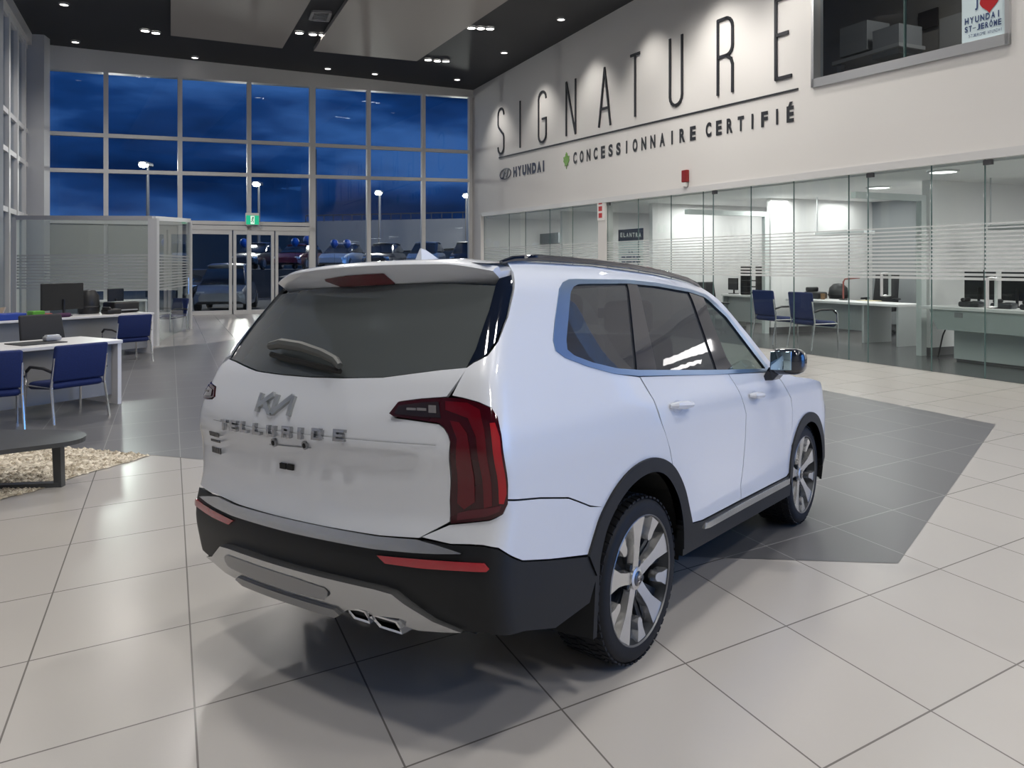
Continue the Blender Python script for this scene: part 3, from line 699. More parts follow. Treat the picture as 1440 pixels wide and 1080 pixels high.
b = MB(); bbox(b, US[0] - 1.3, US[0] - .1, .1, rz_(0, US[0]), .1, rz_(0, US[0]), -.008, .008); struct(b.build('window_%d' % wi, M_PANE)); wi += 1
# entrance: three framed glass leaves under the transom
DT = Bw(350, 324)[1]
DOORP = [(266, 326), (328, 385), (387, 438)]
for a, c in DOORP:
    u0, u1 = Bw(a, 400)[0], Bw(c, 400)[0]; b = MB(); wd = .10
    bbox(b, u0, u0 + wd, 0, DT, 0, DT, -.07, .05); bbox(b, u1 - wd, u1, 0, DT, 0, DT, -.07, .05); bbox(b, u0 + wd, u1 - wd, DT - .16, DT, DT - .16, DT, -.07, .05); bbox(b, u0 + wd, u1 - wd, 0, .14, 0, .14, -.07, .05)
    o = struct(b.build('door_%d' % di, M_ALU)); di += 1
    b = MB(); bbox(b, u0 + wd, u1 - wd, .14, DT - .16, .14, DT - .16, -.006, .006); b.build('pane', M_PANE, o)
    if a == 387:
        b = MB(); b.tube([BP(u0 + .14, -.14, 1.16), BP(u1 - .14, -.14, 1.16)], .025, 8); b.build('push_bar', mat('push_bar_white', (.75, .75, .75, 1), .3), o)
b = MB(); u0, u1 = Bw(262, 400)[0], Bw(442, 400)[0]; bbox(b, u0, u1, DT, DT + .16, DT, DT + .16, -.09, .07); struct(b.build('trim_%d' % tr, M_ALU)); tr += 1
# exit sign
ex0, ex1 = Bw(344, 309), Bw(363, 309); zt, zb2 = Bw(353, 300)[1], Bw(353, 317)[1]
es = thing('exit_sign', 'green and white running man exit sign above the entrance doors', 'sign', BP((ex0[0] + ex1[0]) / 2, -.2, zb2), math.atan2(BE.y, BE.x))
w_ = ex1[0] - ex0[0]; h_ = zt - zb2
MB().rbox((0, 0, h_ / 2), (w_, .12, h_), .02).build('housing', mat('sign_white', (.75, .75, .72, 1), .5), es)
MB().box((0, -.066, h_ * .42), (w_ * .92, .012, h_ * .74)).build('green_face', mat('exit_green', (.005, .20, .10, 1), .5, emit=(.01, .42, .22, 1), estr=.9), es)
b = MB(); k = h_ * .42
b.box((0, -.075, k), (w_ * .28, .006, h_ * .66)); b.build('door_symbol', mat('exit_white', (.8, .85, .8, 1), .5, emit=(.8, 1, .85, 1), estr=.6), es)
b = MB(); mm = lambda x, z: (x * h_, -.081, k + z * h_)
b.lathe([(0, -.002), (.035 * h_ / .5, 0), (0, .002)], c=mm(.03, .2), axis='y', n=10)
for a_, c_ in (((.01, .14), (-.02, -.02)), ((-.02, -.02), (.07, -.1)), ((.07, -.1), (.05, -.22)), ((-.02, -.02), (-.07, -.14)), ((-.07, -.14), (-.14, -.14)), ((.01, .12), (.09, .05)), ((.01, .12), (-.08, .04))): b.beam(mm(*a_), mm(*c_), .05 * h_, .004, up=(0, 1, 0))
b.build('running_man', mat('exit_figure', (.01, .3, .16, 1), .5), es)

# ================================================================== left glass wall
LK = Vector((-0.44, 1, 0)).normalized(); LN = Vector((1, 0.44, 0)).normalized()
LP0 = Vector((-15.95, 26.5, 0))
def LP(s, v, z): return LP0 - LK * s + LN * v + Vector((0, 0, z))
def lbox(b, s0, s1, z0, z1, v0, v1): return b.hexa([LP(s1, v0, z0), LP(s1, v1, z0), LP(s0, v1, z0), LP(s0, v0, z0)], [LP(s1, v0, z1), LP(s1, v1, z1), LP(s0, v1, z1), LP(s0, v0, z1)])
def LS(px):   # distance along the left wall for a picture column
    k = (px - 720) / F; d = (-15.95 + .44 * 26.5) / (k + .44); return (26.5 - d) * math.hypot(1, .44)
def Lz(px, py):
    k = (px - 720) / F; d = (-15.95 + .44 * 26.5) / (k + .44); return EYE - (py - HOR) / F * d
lcols = [42, 31, 20, 8, -6]
for px in lcols:
    b = MB(); s = LS(px); lbox(b, s - .12, s + .12, 0, 8.9, -.1, .1); struct(b.build('trim_%d' % tr, M_ALU)); tr += 1
for z in (9.0 - .35, Lz(22, 172), Lz(22, 222), Lz(22, 300)):
    b = MB(); lbox(b, 0, LS(-6) + 6, z - .07, z + .07, -.08, .08); struct(b.build('trim_%d' % tr, M_ALU)); tr += 1
b = MB(); lbox(b, 0, LS(-6) + 6, 8.7, 9.05, -.1, .2); struct(b.build('wall_left', M_ALU))
ss = [LS(x) for x in lcols] + [LS(-6) + 6]
for i in range(len(ss) - 1):
    b = MB(); lbox(b, ss[i] + .1, ss[i + 1] - .1, .05, 8.7, -.008, .008); struct(b.build('window_%d' % wi, M_PANE)); wi += 1
# the two columns
b = MB(); c_ = AT(54, 300, 25.3); b.box((c_.x, c_.y, 4.52), (.5, .5, 9.05), .2); struct(b.build('trim_%d' % tr, mat('column_paint', (.50, .51, .53, 1), .5))); tr += 1
b = MB(); c_ = G(-2, 488); b.box((c_.x - .06, c_.y, 4.52), (.18, .3, 9.05), .2); struct(b.build('trim_%d' % tr, mat('column_paint_grey', (.27, .29, .32, 1), .5))); tr += 1

# ================================================================== outdoors
M_ASPH = noise_var(mat('asphalt', (.028, .028, .03, 1), .8), 1.5, .2)
b = MB(); b.add([(-90, 10, -.08), (90, 10, -.08), (90, 160, -.08), (-90, 160, -.08)], [(0, 1, 2, 3)]); struct(b.build('ground', M_ASPH))
b = MB(); b.box((-8.5, 50.5, .70), (21, 11, 1.6)); struct(b.build('ground_terrace', M_ASPH))
M_CONC = mat('overpass_concrete', (.15, .148, .145, 1), .8); M_DARKB = mat('dark_building', (.018, .019, .021, 1), .8)
ov = thing('overpass', 'long grey concrete overpass beyond the parked cars', 'bridge', (0, 0, 0))
b = MB(); p0, p1 = AT(430, 340, 70), AT(760, 340, 62); dz = Vector((0, 1.2, 0))
za0, za1 = AT(430, 318, 70).z, AT(430, 346, 70).z; zb0, zb1 = AT(700, 306, 62).z, AT(700, 330, 62).z
q0, q1 = AT(430, 0, 70), AT(760, 0, 62)
b.hexa([(q0.x, q0.y, 2.6), (q1.x, q1.y, 3.4), (q1.x, q1.y + 8, 3.4), (q0.x, q0.y + 8, 2.6)], [(q0.x, q0.y, 5.6), (q1.x, q1.y, 5.5), (q1.x, q1.y + 8, 5.5), (q0.x, q0.y + 8, 5.6)]); b.build('deck', M_CONC, ov)
for px in (470, 571, 690):
    p = AT(px, 0, 67); MB().box((p.x, p.y + 2, 1.4), (.9, .9, 3.0)).build('pier', mat('pier_concrete', (.22, .22, .215, 1), .8), ov)
b = MB(); b.beam((q0.x, q0.y, 6.1), (q1.x, q1.y, 6.0), .08, .1)
for i in range(24):
    t_ = i / 23; b.box((q0.x + (q1.x - q0.x) * t_, q0.y + (q1.y - q0.y) * t_, 5.8), (.07, .07, .6))
b.build('railing', M_DARKB, ov)
hz = MB(); pA, pB = AT(-40, 0, 95), AT(820, 0, 95); hz.hexa([(pA.x, 95, -.1), (pB.x, 95, -.1), (pB.x, 100, -.1), (pA.x, 100, -.1)], [(pA.x, 95, 7.2), (pB.x, 95, 6.6), (pB.x, 100, 6.6), (pA.x, 100, 7.2)])
tag(hz.build('distant_buildings', M_DARKB), 'low dark line of distant buildings along the dusk horizon', 'building')
b = MB(); 
def street_lamp(px, py, d, label, h=None):
    p = AT(px, py, d); t_ = thing('street_lamp', label, 'street lamp', (p.x, p.y, -.08), 0, 'street lamps in the car park')
    MB().tube([(0, 0, 0), (0, 0, p.z)], [.14, .08], 8).build('pole', mat('pole_dark', (.03, .03, .032, 1), .5), t_)
    MB().rbox((0, -.25, p.z + .1), (.5, .9, .22), .06).build('lamp_head', mat('lamp_head_dark', (.06, .06, .06, 1), .5), t_)
    b = MB(); b.lathe([(0, -.17), (.2, -.12), (.27, 0), (.2, .12), (0, .17)], c=(0, -.55, p.z + .02), n=14); b.build('lamp_lens', emis('street_glow', (1, .95, .82), 40), t_, True)
    l_ = bpy.data.lights.new('street_light', 'POINT'); l_.energy = 1300; l_.shadow_soft_size = .3; l_.color = (1, .93, .8); lo = bpy.data.objects.new('street_light', l_); lo.location = (p.x, p.y - 3.5, p.z - .4); COL.objects.link(lo)
    return t_
for px, py, d, lb in ((208, 232, 46, 'street lamp behind the second bay of the glass wall, on a thick black pole'), (364, 259, 55, 'street lamp above the exit sign, seen through the glass wall'), (534, 271, 58, 'street lamp right of the tall bare pole, with a starry glow'), (656, 275, 60, 'street lamp beside the corner of the white wall')):
    street_lamp(px, py, d, lb)
p = AT(443, 210, 42.5); MB().tube([(p.x, p.y, -.08), (p.x, p.y, p.z)], [.13, .09], 8).build('bare_pole', mat('pole_dark', (.03, .03, .032, 1), .5)); tag(bpy.data.objects['bare_pole'], 'tall bare dark pole outside behind the middle post of the glass wall', 'pole')

# pale roller blinds in the low bays left of the doors
M_BLIND = mat('grey_blind', (.40, .41, .40, 1), .7)
for i, (a, c, lb) in enumerate(((64, 146, 'pale grey blind behind the desks, left of the slim white post'), (152, 249, 'pale grey blind right of the slim white post, behind the glass cubicle'))):
    u0, u1 = Bw(a, 380)[0], Bw(c, 380)[0]; b = MB(); bbox(b, u0, u1, .95, rz_(3, u0) - .1, .95, rz_(3, u1) - .1, -.22, -.19); o = tag(b.build('roller_blind', M_BLIND), lb, 'blind', 'blinds on the glass wall')
    b = MB(); bbox(b, u0, u1, .9, .96, .9, .96, -.235, -.175); b.build('bottom_bar', M_ALU, o)
    b = MB(); bbox(b, u0, u1, rz_(3, u0) - .12, rz_(3, u0) - .02, rz_(3, u1) - .12, rz_(3, u1) - .02, -.26, -.15); b.build('roller', M_ALU, o)

# ------------------------------------------------------------------ glass cubicle at left
cub_h = 3.0
gl0 = G(216, 492); glR = G(267, 464)
cb = thing('glass_cubicle', 'glass cubicle screen with slim white posts and frosted stripes by the left desks', 'glass screen', (0, 0, 0))
cp = [AT(22, 0, 19.0), AT(216, 0, 17.6), AT(266, 0, 22.2)]
def vz(p, py): return EYE - (py - HOR) / F * p.y
ztop = [vz(cp[0], 306), vz(cp[1], 307), vz(cp[2], 310)]
for i, (wpx) in enumerate((.10, .20, .13)):
    MB().box((cp[i].x, cp[i].y, ztop[i] / 2), (wpx, .12, ztop[i])).build('post', M_ALU, cb)
for i in range(2):
    a, c = cp[i], cp[i + 1]
    MB().beam((a.x, a.y, ztop[i]), (c.x, c.y, ztop[i + 1]), .09, .10).build('top_rail', M_ALU, cb)
    d_ = (c - a).normalized()
    def qd(b, z0a, z1a, z0c, z1c, th, off=0.0):
        n_ = Vector((d_.y, -d_.x, 0)); A = Vector((a.x, a.y, 0)) + n_ * off; Cc = Vector((c.x, c.y, 0)) + n_ * off; k = n_ * th
        b.hexa([A + Vector((0, 0, z0a)), Cc + Vector((0, 0, z0c)), Cc + k + Vector((0, 0, z0c)), A + k + Vector((0, 0, z0a))], [A + Vector((0, 0, z1a)), Cc + Vector((0, 0, z1c)), Cc + k + Vector((0, 0, z1c)), A + k + Vector((0, 0, z1a))])
    b = MB(); qd(b, .05, ztop[i] - .05, .05, ztop[i + 1] - .05, .012); b.build('pane', M_OGLASS, cb)
    b = MB()
    for k in range(12): z = 1.22 + .07 * k; qd(b, z, z + .04, z, z + .04, .003, .016)
    b.build('frosted_stripes', M_FROST, cb)
b = MB(); p = cp[2] + (cp[1] - cp[2]) * .12; zz = vz(p, 402)
b.tube([(p.x, p.y, zz + .22), (p.x + .1, p.y - .06, zz + .22), (p.x + .1, p.y - .06, zz - .22), (p.x, p.y, zz - .22)], .02, 8); b.build('handle', M_STEEL, cb, True)
# end wall of the office block towards the camera
b = MB(); b.hexa([RP(9.0, 0, 0), RP(8.8, 0, 0), RP(8.8, OD + .2, 0), RP(9.0, OD + .2, 0)], [RP(9.0, 0, 9.05), RP(8.8, 0, 9.05), RP(8.8, OD + .2, 9.05), RP(9.0, OD + .2, 9.05)]); struct(b.build('wall_end', M_OFFW))
b = MB(); b.hexa([RP(36.2, .2, 0), RP(36.0, .2, 0), RP(36.0, OD + .2, 0), RP(36.2, OD + .2, 0)], [RP(36.2, .2, 4.1), RP(36.0, .2, 4.1), RP(36.0, OD + .2, 4.1), RP(36.2, OD + .2, 4.1)]); struct(b.build('wall_far', M_OFFW))
# unseen walls added behind the camera to block blue sky and bounce neutral light
b = MB(); b.box((0, -9.1, 4.5), (48, .2, 9.1)); struct(b.build('wall_sky_block', M_WALL))
pL = LP(LS(-6) + 6, 0, 0); pE = Vector((-15.95 + .44 * (26.5 + 9), -9, 0)); pE = Vector((min(pL.x + 6, 2 - 14), -9, 0))
b = MB(); b.hexa([(pL.x - .2, pL.y, 0), (pE.x - .2, pE.y, 0), (pE.x, pE.y, 0), (pL.x, pL.y, 0)], [(pL.x - .2, pL.y, 9.05), (pE.x - .2, pE.y, 9.05), (pE.x, pE.y, 9.05), (pL.x, pL.y, 9.05)]); struct(b.build('wall_left.001', M_WALL))
print('LEFT', pL, pE)
# ================================================================== the white car
# car frame: x forward, y left, z up; origin on the floor under the middle of the rear axle
YAW = .6431
CD = Vector((math.sin(YAW), math.cos(YAW), 0)); CL = Vector((-CD.y, CD.x, 0))
CO = Vector((.5888, 3.621, 0)) + CL * .915
RAKE, LEAN = .05, .05             # the body sits slightly nose down and leans a little on its springs
M_PAINT = mat('pearl_white_paint', (.67, .705, .765, 1), .32, 0, coat=1.0)
M_CLAD = noise_var(mat('black_grained_plastic', (.009, .0105, .013, 1), .5, spec=.3), 300, .2, .05)
M_GLOSSB = mat('gloss_black_trim', (.006, .010, .022, 1), .06, coat=1.0)
M_SATIN = mat('satin_silver_trim', (.50, .51, .52, 1), .22, .9)
M_CHROME = mat('bright_chrome', (.80, .81, .83, 1), .10, 1.0)
M_TRIMW = mat('satin_window_trim', (.30, .42, .60, 1), .28, .9)  # blue sky reflection is put into the metal's base colour
M_PRIV = glass_mat('privacy_glass', (.16, .165, .17), .9, .0, base=.40, basecol=(.115, .118, .125))
M_PRIVR = glass_mat('rear_privacy_glass', (.14, .16, .165), .95, .02, base=.5, basecol=(.15, .17, .178))  # diffuse grey stands in for the reflection on the rear glass
M_FRONTG = glass_mat('front_side_glass', (.55, .62, .60), .8, .0, base=.16, basecol=(.22, .26, .26))
M_INT = mat('cabin_dark_trim', (.035, .036, .036, 1), .7)
M_SEAT = mat('seat_leather', (.05, .052, .048, 1), .55)
M_REDD = mat('dark_red_lens', (.036, .003, .007, 1), .07, coat=.45, spec=.3)
M_REDB = mat('bright_red_reflector', (.34, .008, .014, 1), .15, coat=.4, spec=.3)
M_REDM = mat('mid_red_lens', (.105, .004, .010, 1), .08, coat=.45, spec=.3)
M_TYRE = noise_var(mat('tyre_rubber', (.008, .009, .012, 1), .62, spec=.3), 40, .2)
M_RIMD = mat('dark_rim_grey', (.025, .03, .038, 1), .3, .4)
M_RIMS = mat('machined_alloy', (.66, .66, .65, 1), .25, .9)
M_UNDER = mat('underbody_black', (.01, .01, .01, 1), .8)
M_GAP = M_UNDER

def tab(t_):
    a = np.array(t_, float); xs = np.linspace(a[0, 0], a[-1, 0], 600); yy = np.interp(xs, a[:, 0], a[:, 1])
    n = max(1, int(.035 / (xs[1] - xs[0]))); k = np.ones(2 * n + 1) / (2 * n + 1)
    yp = np.concatenate([2 * yy[0] - yy[n:0:-1], yy, 2 * yy[-1] - yy[-2:-n - 2:-1]]); yy = np.convolve(yp, k, 'valid')
    return lambda v: float(np.interp(v, xs, yy))
W_T = tab([(.1, .90), (.3, .925), (.5, .935), (.8, .94), (1.0, .938), (1.1, .925), (1.2, .892), (1.3, .86), (1.5, .79), (1.66, .735), (1.72, .70), (1.76, .655), (1.8, .60)])
XC_T = tab([(.1, -.96), (.3, -1.02), (.42, -1.06), (.58, -1.09), (.66, -1.085), (.70, -1.075), (.8, -1.05), (.95, -1.055), (1.02, -1.075), (1.08, -1.075), (1.15, -1.065), (1.3, -1.015), (1.5, -.885), (1.66, -.765), (1.72, -.72), (1.8, -.66)])
BOW_T = tab([(.1, .10), (.5, .12), (1.0, .13), (1.3, .12), (1.66, .10), (1.8, .10)])
ZR_T = tab([(-1.2, 1.73), (-.8, 1.745), (-.5, 1.765), (0, 1.775), (.6, 1.76), (1.07, 1.73), (1.28, 1.70), (4, 1.70)])
XF_T = tab([(.1, 2.95), (.5, 3.03), (.8, 3.03), (1.0, 2.95), (1.1, 2.85), (1.8, 2.2)])
def zeff(x, z):
    zr = ZR_T(x); t_ = min(1, max(0, (z - 1.15) / (zr - 1.15))); return z + (1.775 - zr) * t_
def P0(s, z):
    xc = XC_T(z); w = W_T(z); Ls = XF_T(z) - xc
    if s < 0:
        y = w + s; return np.array([xc - BOW_T(z) * (1 - abs(y / w) ** 2.2), -y, z])
    if s <= Ls:
        x = xc + s; return np.array([x, -W_T(zeff(x, z)), z])
    y = w - (s - Ls); return np.array([XF_T(z) + .16 * (1 - abs(y / w) ** 2.2), -y, z])
K_ = np.array([-1, -.7, -.4, -.15, .15, .4, .7, 1]); KW = np.array([.6, 1, 1.2, 1.3, 1.3, 1.2, 1, .6]); KW = KW / KW.sum()
def PB(s, z):
    rc = .075 if s < 1 else .075 + .17 * min(1, max(0, (s - 2.6) / .8))
    return sum(w * P0(s + k * rc, z) for k, w in zip(K_, KW))
# parametrisations: 'r' (signed distance from the centre of the tail, right negative), 's' (from the right rear corner), 'x' (side view), 'f' (front)
def MAPR(v, z):
    s = abs(v) - W_T(z); p = PB(s, z)
    if v > 0: p = np.array([p[0], -p[1], p[2]])
    return p
def MAPS(s, z): return PB(s, z)
def MAPX(x, z): return PB(x - XC_T(z), z)
def MAPF(v, z):
    s = XF_T(z) - XC_T(z) + W_T(z) - abs(v); p = PB(s, z)
    if v > 0: p = np.array([p[0], -p[1], p[2]])
    return p
def shear(p): return (p[0], p[1], p[2] - RAKE * p[0] - LEAN * p[1])
def nrm(mp_, a, b_):
    e_ = .012; t1 = mp_(a + e_, b_) - mp_(a - e_, b_); t2 = mp_(a, b_ + e_) - mp_(a, b_ - e_); n_ = np.cross(t1, t2); n_ = n_ / (np.linalg.norm(n_) + 1e-9)
    p = mp_(a, b_); c_ = p - np.array([min(2.2, max(-.4, p[0])), 0, .9])
    return n_ if n_.dot(c_) > 0 else -n_

def resample(poly, step):
    out = []
    n = len(poly)
    for i in range(n):
        a = np.array(poly[i], float); b_ = np.array(poly[(i + 1) % n], float); k = max(1, int(np.linalg.norm(b_ - a) / step))
        for j in range(k): out.append(tuple(a + (b_ - a) * j / k))
    return out
def smooth_poly(poly, n=1, closed=True):
    p = [np.array(q, float) for q in poly]
    for _ in range(n):
        q = []
        for i in range(len(p) if closed else len(p) - 1):
            a, b_ = p[i], p[(i + 1) % len(p)]; q += [a * .75 + b_ * .25, a * .25 + b_ * .75]
        if not closed: q = [p[0]] + q + [p[-1]]
        p = q
    return [tuple(v) for v in p]
class PM:
    """patch mesh with analytic normals"""
    def __init__(self): self.v = []; self.f = []; self.n = []
    def patch(self, poly, mp_, off=0.0, res=.04, thick=.014, offf=None):
        bd = resample(poly, res * .8)
        P2 = [Vector(q) for q in bd]; ne = len(P2); edges = [(i, (i + 1) % ne) for i in range(ne)]
        x0 = min(q[0] for q in bd); x1 = max(q[0] for q in bd); y0 = min(q[1] for q in bd); y1 = max(q[1] for q in bd)
        arr = np.array(bd)
        nx, ny = int((x1 - x0) / res) + 1, int((y1 - y0) / res) + 1
        for i in range(nx + 1):
            for j in range(ny + 1):
                q = (x0 + i * res, y0 + (j + (.5 if i % 2 else 0)) * res)
                if inpoly(q, bd) and np.min((arr[:, 0] - q[0]) ** 2 + (arr[:, 1] - q[1]) ** 2) > (.55 * res) ** 2: P2.append(Vector(q))
        vo_, eo, fo, ov_, oe, of = delaunay_2d_cdt(P2, edges, [], 1, 1e-6)
        base = len(self.v); ctr = []
        for q in vo_:
            p = mp_(q.x, q.y); n_ = nrm(mp_, q.x, q.y); o_ = off if offf is None else offf(q.x, q.y)
            self.v.append(tuple(p + n_ * o_)); self.n.append(n_)
        tri = []
        for f in fo:
            a, b_, c_ = (np.array(self.v[base + k]) for k in f[:3]); fn = np.cross(b_ - a, c_ - a)
            f = tuple(f) if fn.dot(self.n[base + f[0]]) > 0 else tuple(reversed(f)); tri.append(f); self.f.append(tuple(base + k for k in f))
        if thick:
            cnt = {}
            for f in tri:
                for k in range(len(f)):
                    e_ = (f[k], f[(k + 1) % len(f)]); cnt[e_] = 1
            bde = [e_ for e_ in cnt if (e_[1], e_[0]) not in cnt]
            for a, b_ in bde:
                pa, pb = np.array(self.v[base + a]), np.array(self.v[base + b_]); na, nb = self.n[base + a], self.n[base + b_]
                k = len(self.v); t_ = pb - pa; sn = np.cross(t_, na); sn = sn / (np.linalg.norm(sn) + 1e-9)
                self.v += [tuple(pa), tuple(pb), tuple(pb - nb * thick), tuple(pa - na * thick)]; self.n += [sn] * 4
                self.f.append((k + 1, k, k + 3, k + 2))
        return self
    def strip(self, A, B, mp_, off=0.0, thick=.012, n=60, closed=False, offb=None):
        """band between two polylines (same parametrisation), resampled"""
        def rs(pl):
            p = [np.array(q, float) for q in pl]
            if closed: p = p + [p[0]]
            m = len(p) - 1; out = []
            for i in range(n + 1):
                t_ = i / n * m; k = min(m - 1, int(t_)); out.append(p[k] + (p[k + 1] - p[k]) * (t_ - k))
            return out
        a, b_ = rs(A), rs(B); base = len(self.v)
        ob = off if offb is None else offb
        rows_ = [0, .5, 1]
        for i in range(n + 1):
            for r in rows_:
                q = a[i] + (b_[i] - a[i]) * r; p = mp_(*q); n_ = nrm(mp_, *q); self.v.append(tuple(p + n_ * (off + (ob - off) * r))); self.n.append(n_)
        m = len(rows_)
        for i in range(n):
            for k in range(m - 1):
                f = (base + i * m + k, base + (i + 1) * m + k, base + (i + 1) * m + k + 1, base + i * m + k + 1)
                x_, y_, z_ = (np.array(self.v[q]) for q in f[:3]); fn = np.cross(y_ - x_, z_ - x_)
                self.f.append(f if fn.dot(self.n[f[0]]) > 0 else tuple(reversed(f)))
        for k in (0, m - 1):   # edges folded inward
            for i in range(n):
                i0, i1 = base + i * m + k, base + (i + 1) * m + k; pa, pb = np.array(self.v[i0]), np.array(self.v[i1]); na = self.n[i0]; c = len(self.v)
                oth = np.array(self.v[base + i * m + (1 if k == 0 else m - 2)]); sn = pa - oth; sn = sn / (np.linalg.norm(sn) + 1e-9)
                self.v += [tuple(pa), tuple(pb), tuple(pb - self.n[i1] * thick), tuple(pa - na * thick)]; self.n += [sn] * 4; self.f.append((c, c + 1, c + 2, c + 3))
        return self
    def grid(self, fn, nu, nv, flip=False):
        base = len(self.v); g_ = [[np.array(fn(i / nu, j / nv)) for j in range(nv + 1)] for i in range(nu + 1)]
        for i in range(nu + 1):
            for j in range(nv + 1):
                t1 = g_[min(nu, i + 1)][j] - g_[max(0, i - 1)][j]; t2 = g_[i][min(nv, j + 1)] - g_[i][max(0, j - 1)]; n_ = np.cross(t1, t2); n_ = n_ / (np.linalg.norm(n_) + 1e-9)
                self.v.append(tuple(g_[i][j])); self.n.append(-n_ if flip else n_)
        for i in range(nu):
            for j in range(nv):
                f = (base + i * (nv + 1) + j, base + (i + 1) * (nv + 1) + j, base + (i + 1) * (nv + 1) + j + 1, base + i * (nv + 1) + j + 1); self.f.append(tuple(reversed(f)) if flip else f)
        return self
    def mirrored(self):
        m_ = PM(); m_.v = [(x, -y, z) for x, y, z in self.v]; m_.n = [np.array([n_[0], -n_[1], n_[2]]) for n_ in self.n]; m_.f = [tuple(reversed(f)) for f in self.f]; return m_
    def build(self, name, m, parent, sh=True):
        me = bpy.data.meshes.new(name); me.from_pydata([shear(p) if sh else p for p in self.v], [], self.f); me.update(); me.materials.append(m)
        me.polygons.foreach_set('use_smooth', [True] * len(me.polygons))
        nn = []
        for n_ in self.n:
            q = np.array([n_[0] + RAKE * n_[2], n_[1] + LEAN * n_[2], n_[2]]) if sh else n_
            nn.append(tuple(q / (np.linalg.norm(q) + 1e-9)))
        me.normals_split_custom_set_from_vertices(nn)
        o = bpy.data.objects.new(name, me); COL.objects.link(o); o.parent = parent; return o
def both(pm, name, m, parent):
    return pm.build(name, m, parent), pm.mirrored().build(name, m, parent)
def sbuild(mb, name, m, parent, smooth=True):
    mb.v = [shear(p) for p in mb.v]; return mb.build(name, m, parent, smooth)
def sboth(mb, name, m, parent, smooth=True):
    q = MB(); q.v = [(x, -y, z) for x, y, z in mb.v]; q.f = list(mb.f); return sbuild(mb, name, m, parent, smooth), sbuild(q, name, m, parent, smooth)

car = thing('suv_car', 'white sport utility car with black cladding parked in the middle of the showroom', 'car', CO, math.atan2(CD.y, CD.x))

# ---- outlines read from the shape of the body
TRO = [(1.775, 1.166), (.94, 1.196), (.046, 1.243), (-.17, 1.266), (-.374, 1.309), (-.522, 1.351), (-.577, 1.383), (-.573, 1.423), (-.503, 1.523), (-.414, 1.639), (-.365, 1.668), (-.303, 1.684), (.243, 1.700), (.568, 1.695), (.97, 1.673), (1.202, 1.645), (1.41, 1.52), (1.54, 1.392), (1.650, 1.282), (1.745, 1.184)]
TRI = [(1.681, 1.188), (.964, 1.220), (.064, 1.269), (-.137, 1.287), (-.327, 1.322), (-.454, 1.357), (-.492, 1.383), (-.479, 1.421), (-.414, 1.513), (-.336, 1.625), (-.296, 1.650), (-.242, 1.664), (.222, 1.680), (.538, 1.675), (.936, 1.654), (1.150, 1.626), (1.362, 1.511), (1.484, 1.386), (1.590, 1.278), (1.680, 1.194)]
CPIL = [(.222, 1.682), (.324, 1.679), (.235, 1.262), (.041, 1.271)]
BPIL = [(.940, 1.656), (1.125, 1.632), (1.11, 1.521), (1.135, 1.279), (1.181, 1.211), (.941, 1.221)]
LAMP = [(-.427, 1.164), (-.388, 1.204), (-.293, 1.218), (-.179, 1.228), (-.117, 1.226), (-.062, 1.214), (-.011, 1.195), (.013, 1.166), (.020, 1.107), (.022, 1.022), (.020, .93), (.016, .864), (-.006, .832), (-.057, .810), (-.127, .797), (-.201, .784), (-.205, .867), (-.178, 1.078), (-.183, 1.102), (-.197, 1.127), (-.218, 1.141), (-.295, 1.147), (-.408, 1.155)]
WB = [(-.192, .716), (-.122, .722), (-.069, .724), (-.006, .716), (.072, .677), (.137, .648), (.313, .610), (.571, .560)]
SEAM = [(.020, .876), (.212, .850), (.404, .815), (.575, .752)]
RAO = [(-.505, .555), (-.455, .635), (-.41, .705), (-.28, .805), (-.13, .862), (.04, .878), (.17, .850), (.283, .795), (.395, .680), (.452, .560), (.492, .478)]
RAI = [(-.44, .46), (-.40, .58), (-.355, .66), (-.23, .755), (-.10, .800), (.03, .812), (.15, .790), (.24, .735), (.335, .630), (.385, .50), (.40, .37)]
OPEN = lambda pl: smooth_poly(pl, 2, False)
inset = lambda pl, c, k=.965: [(c[0] + (x - c[0]) * k, c[1] + (z - c[1]) * k) for x, z in pl]
sxz = lambda s, z: (s + XC_T(z), z)
xzs = lambda x, z: (x - XC_T(z), z)
RDOOR = [(.058, 1.238), (.123, 1.129), (.171, 1.009), (.245, .887), (.278, .795), (.385, .675), (.442, .560), (.480, .480), (.633, .466), (1.173, .470), (1.160, .555), (1.192, .654), (1.222, .818), (1.238, .952), (1.176, 1.067), (1.083, 1.190)]
FDOOR = [(1.090, 1.189), (1.184, 1.067), (1.247, .952), (1.231, .817), (1.201, .653), (1.169, .553), (1.182, .470), (1.976, .473), (2.06, .502), (2.077, .902), (2.05, .975), (1.897, 1.101), (1.77, 1.160)]
WZ = W_T

# ---- body panels
g = .004
# quarter panel with the D pillar, the roof side rail and the A pillar
qp = [(-.161, 1.238), (-.135, 1.283), (-.108, 1.335), (-.085, 1.352), (-.030, 1.378), (.012, 1.429), (.050, 1.520), (.060, 1.634), (.055, 1.700), (.040, 1.745)]
qx = [sxz(s, z) for s, z in qp]
top = [(-.55, 1.752), (-.2, 1.760), (.3, 1.758), (.7, 1.744), (1.05, 1.718), (1.27, 1.690), (1.47, 1.53), (1.62, 1.40), (1.75, 1.28), (1.88, 1.165), (1.80, 1.160)]
lower = [(.046, 1.237), (.115, 1.129), (.163, 1.009), (.238, .887), (.283, .800)]
arch_up = RAO[7::-1]          # from the door edge back over the wheel
arch_up = inset([(.275, .800), (.17, .853), (.04, .881), (-.13, .865), (-.28, .808), (-.375, .735)], (0, .41))
lower[-1] = (.268, .802)
lampo = [sxz(s, z) for s, z in [(.020, .93), (.024, 1.022), (.023, 1.107), (.016, 1.166), (-.009, 1.199), (-.062, 1.219), (-.117, 1.231)]]
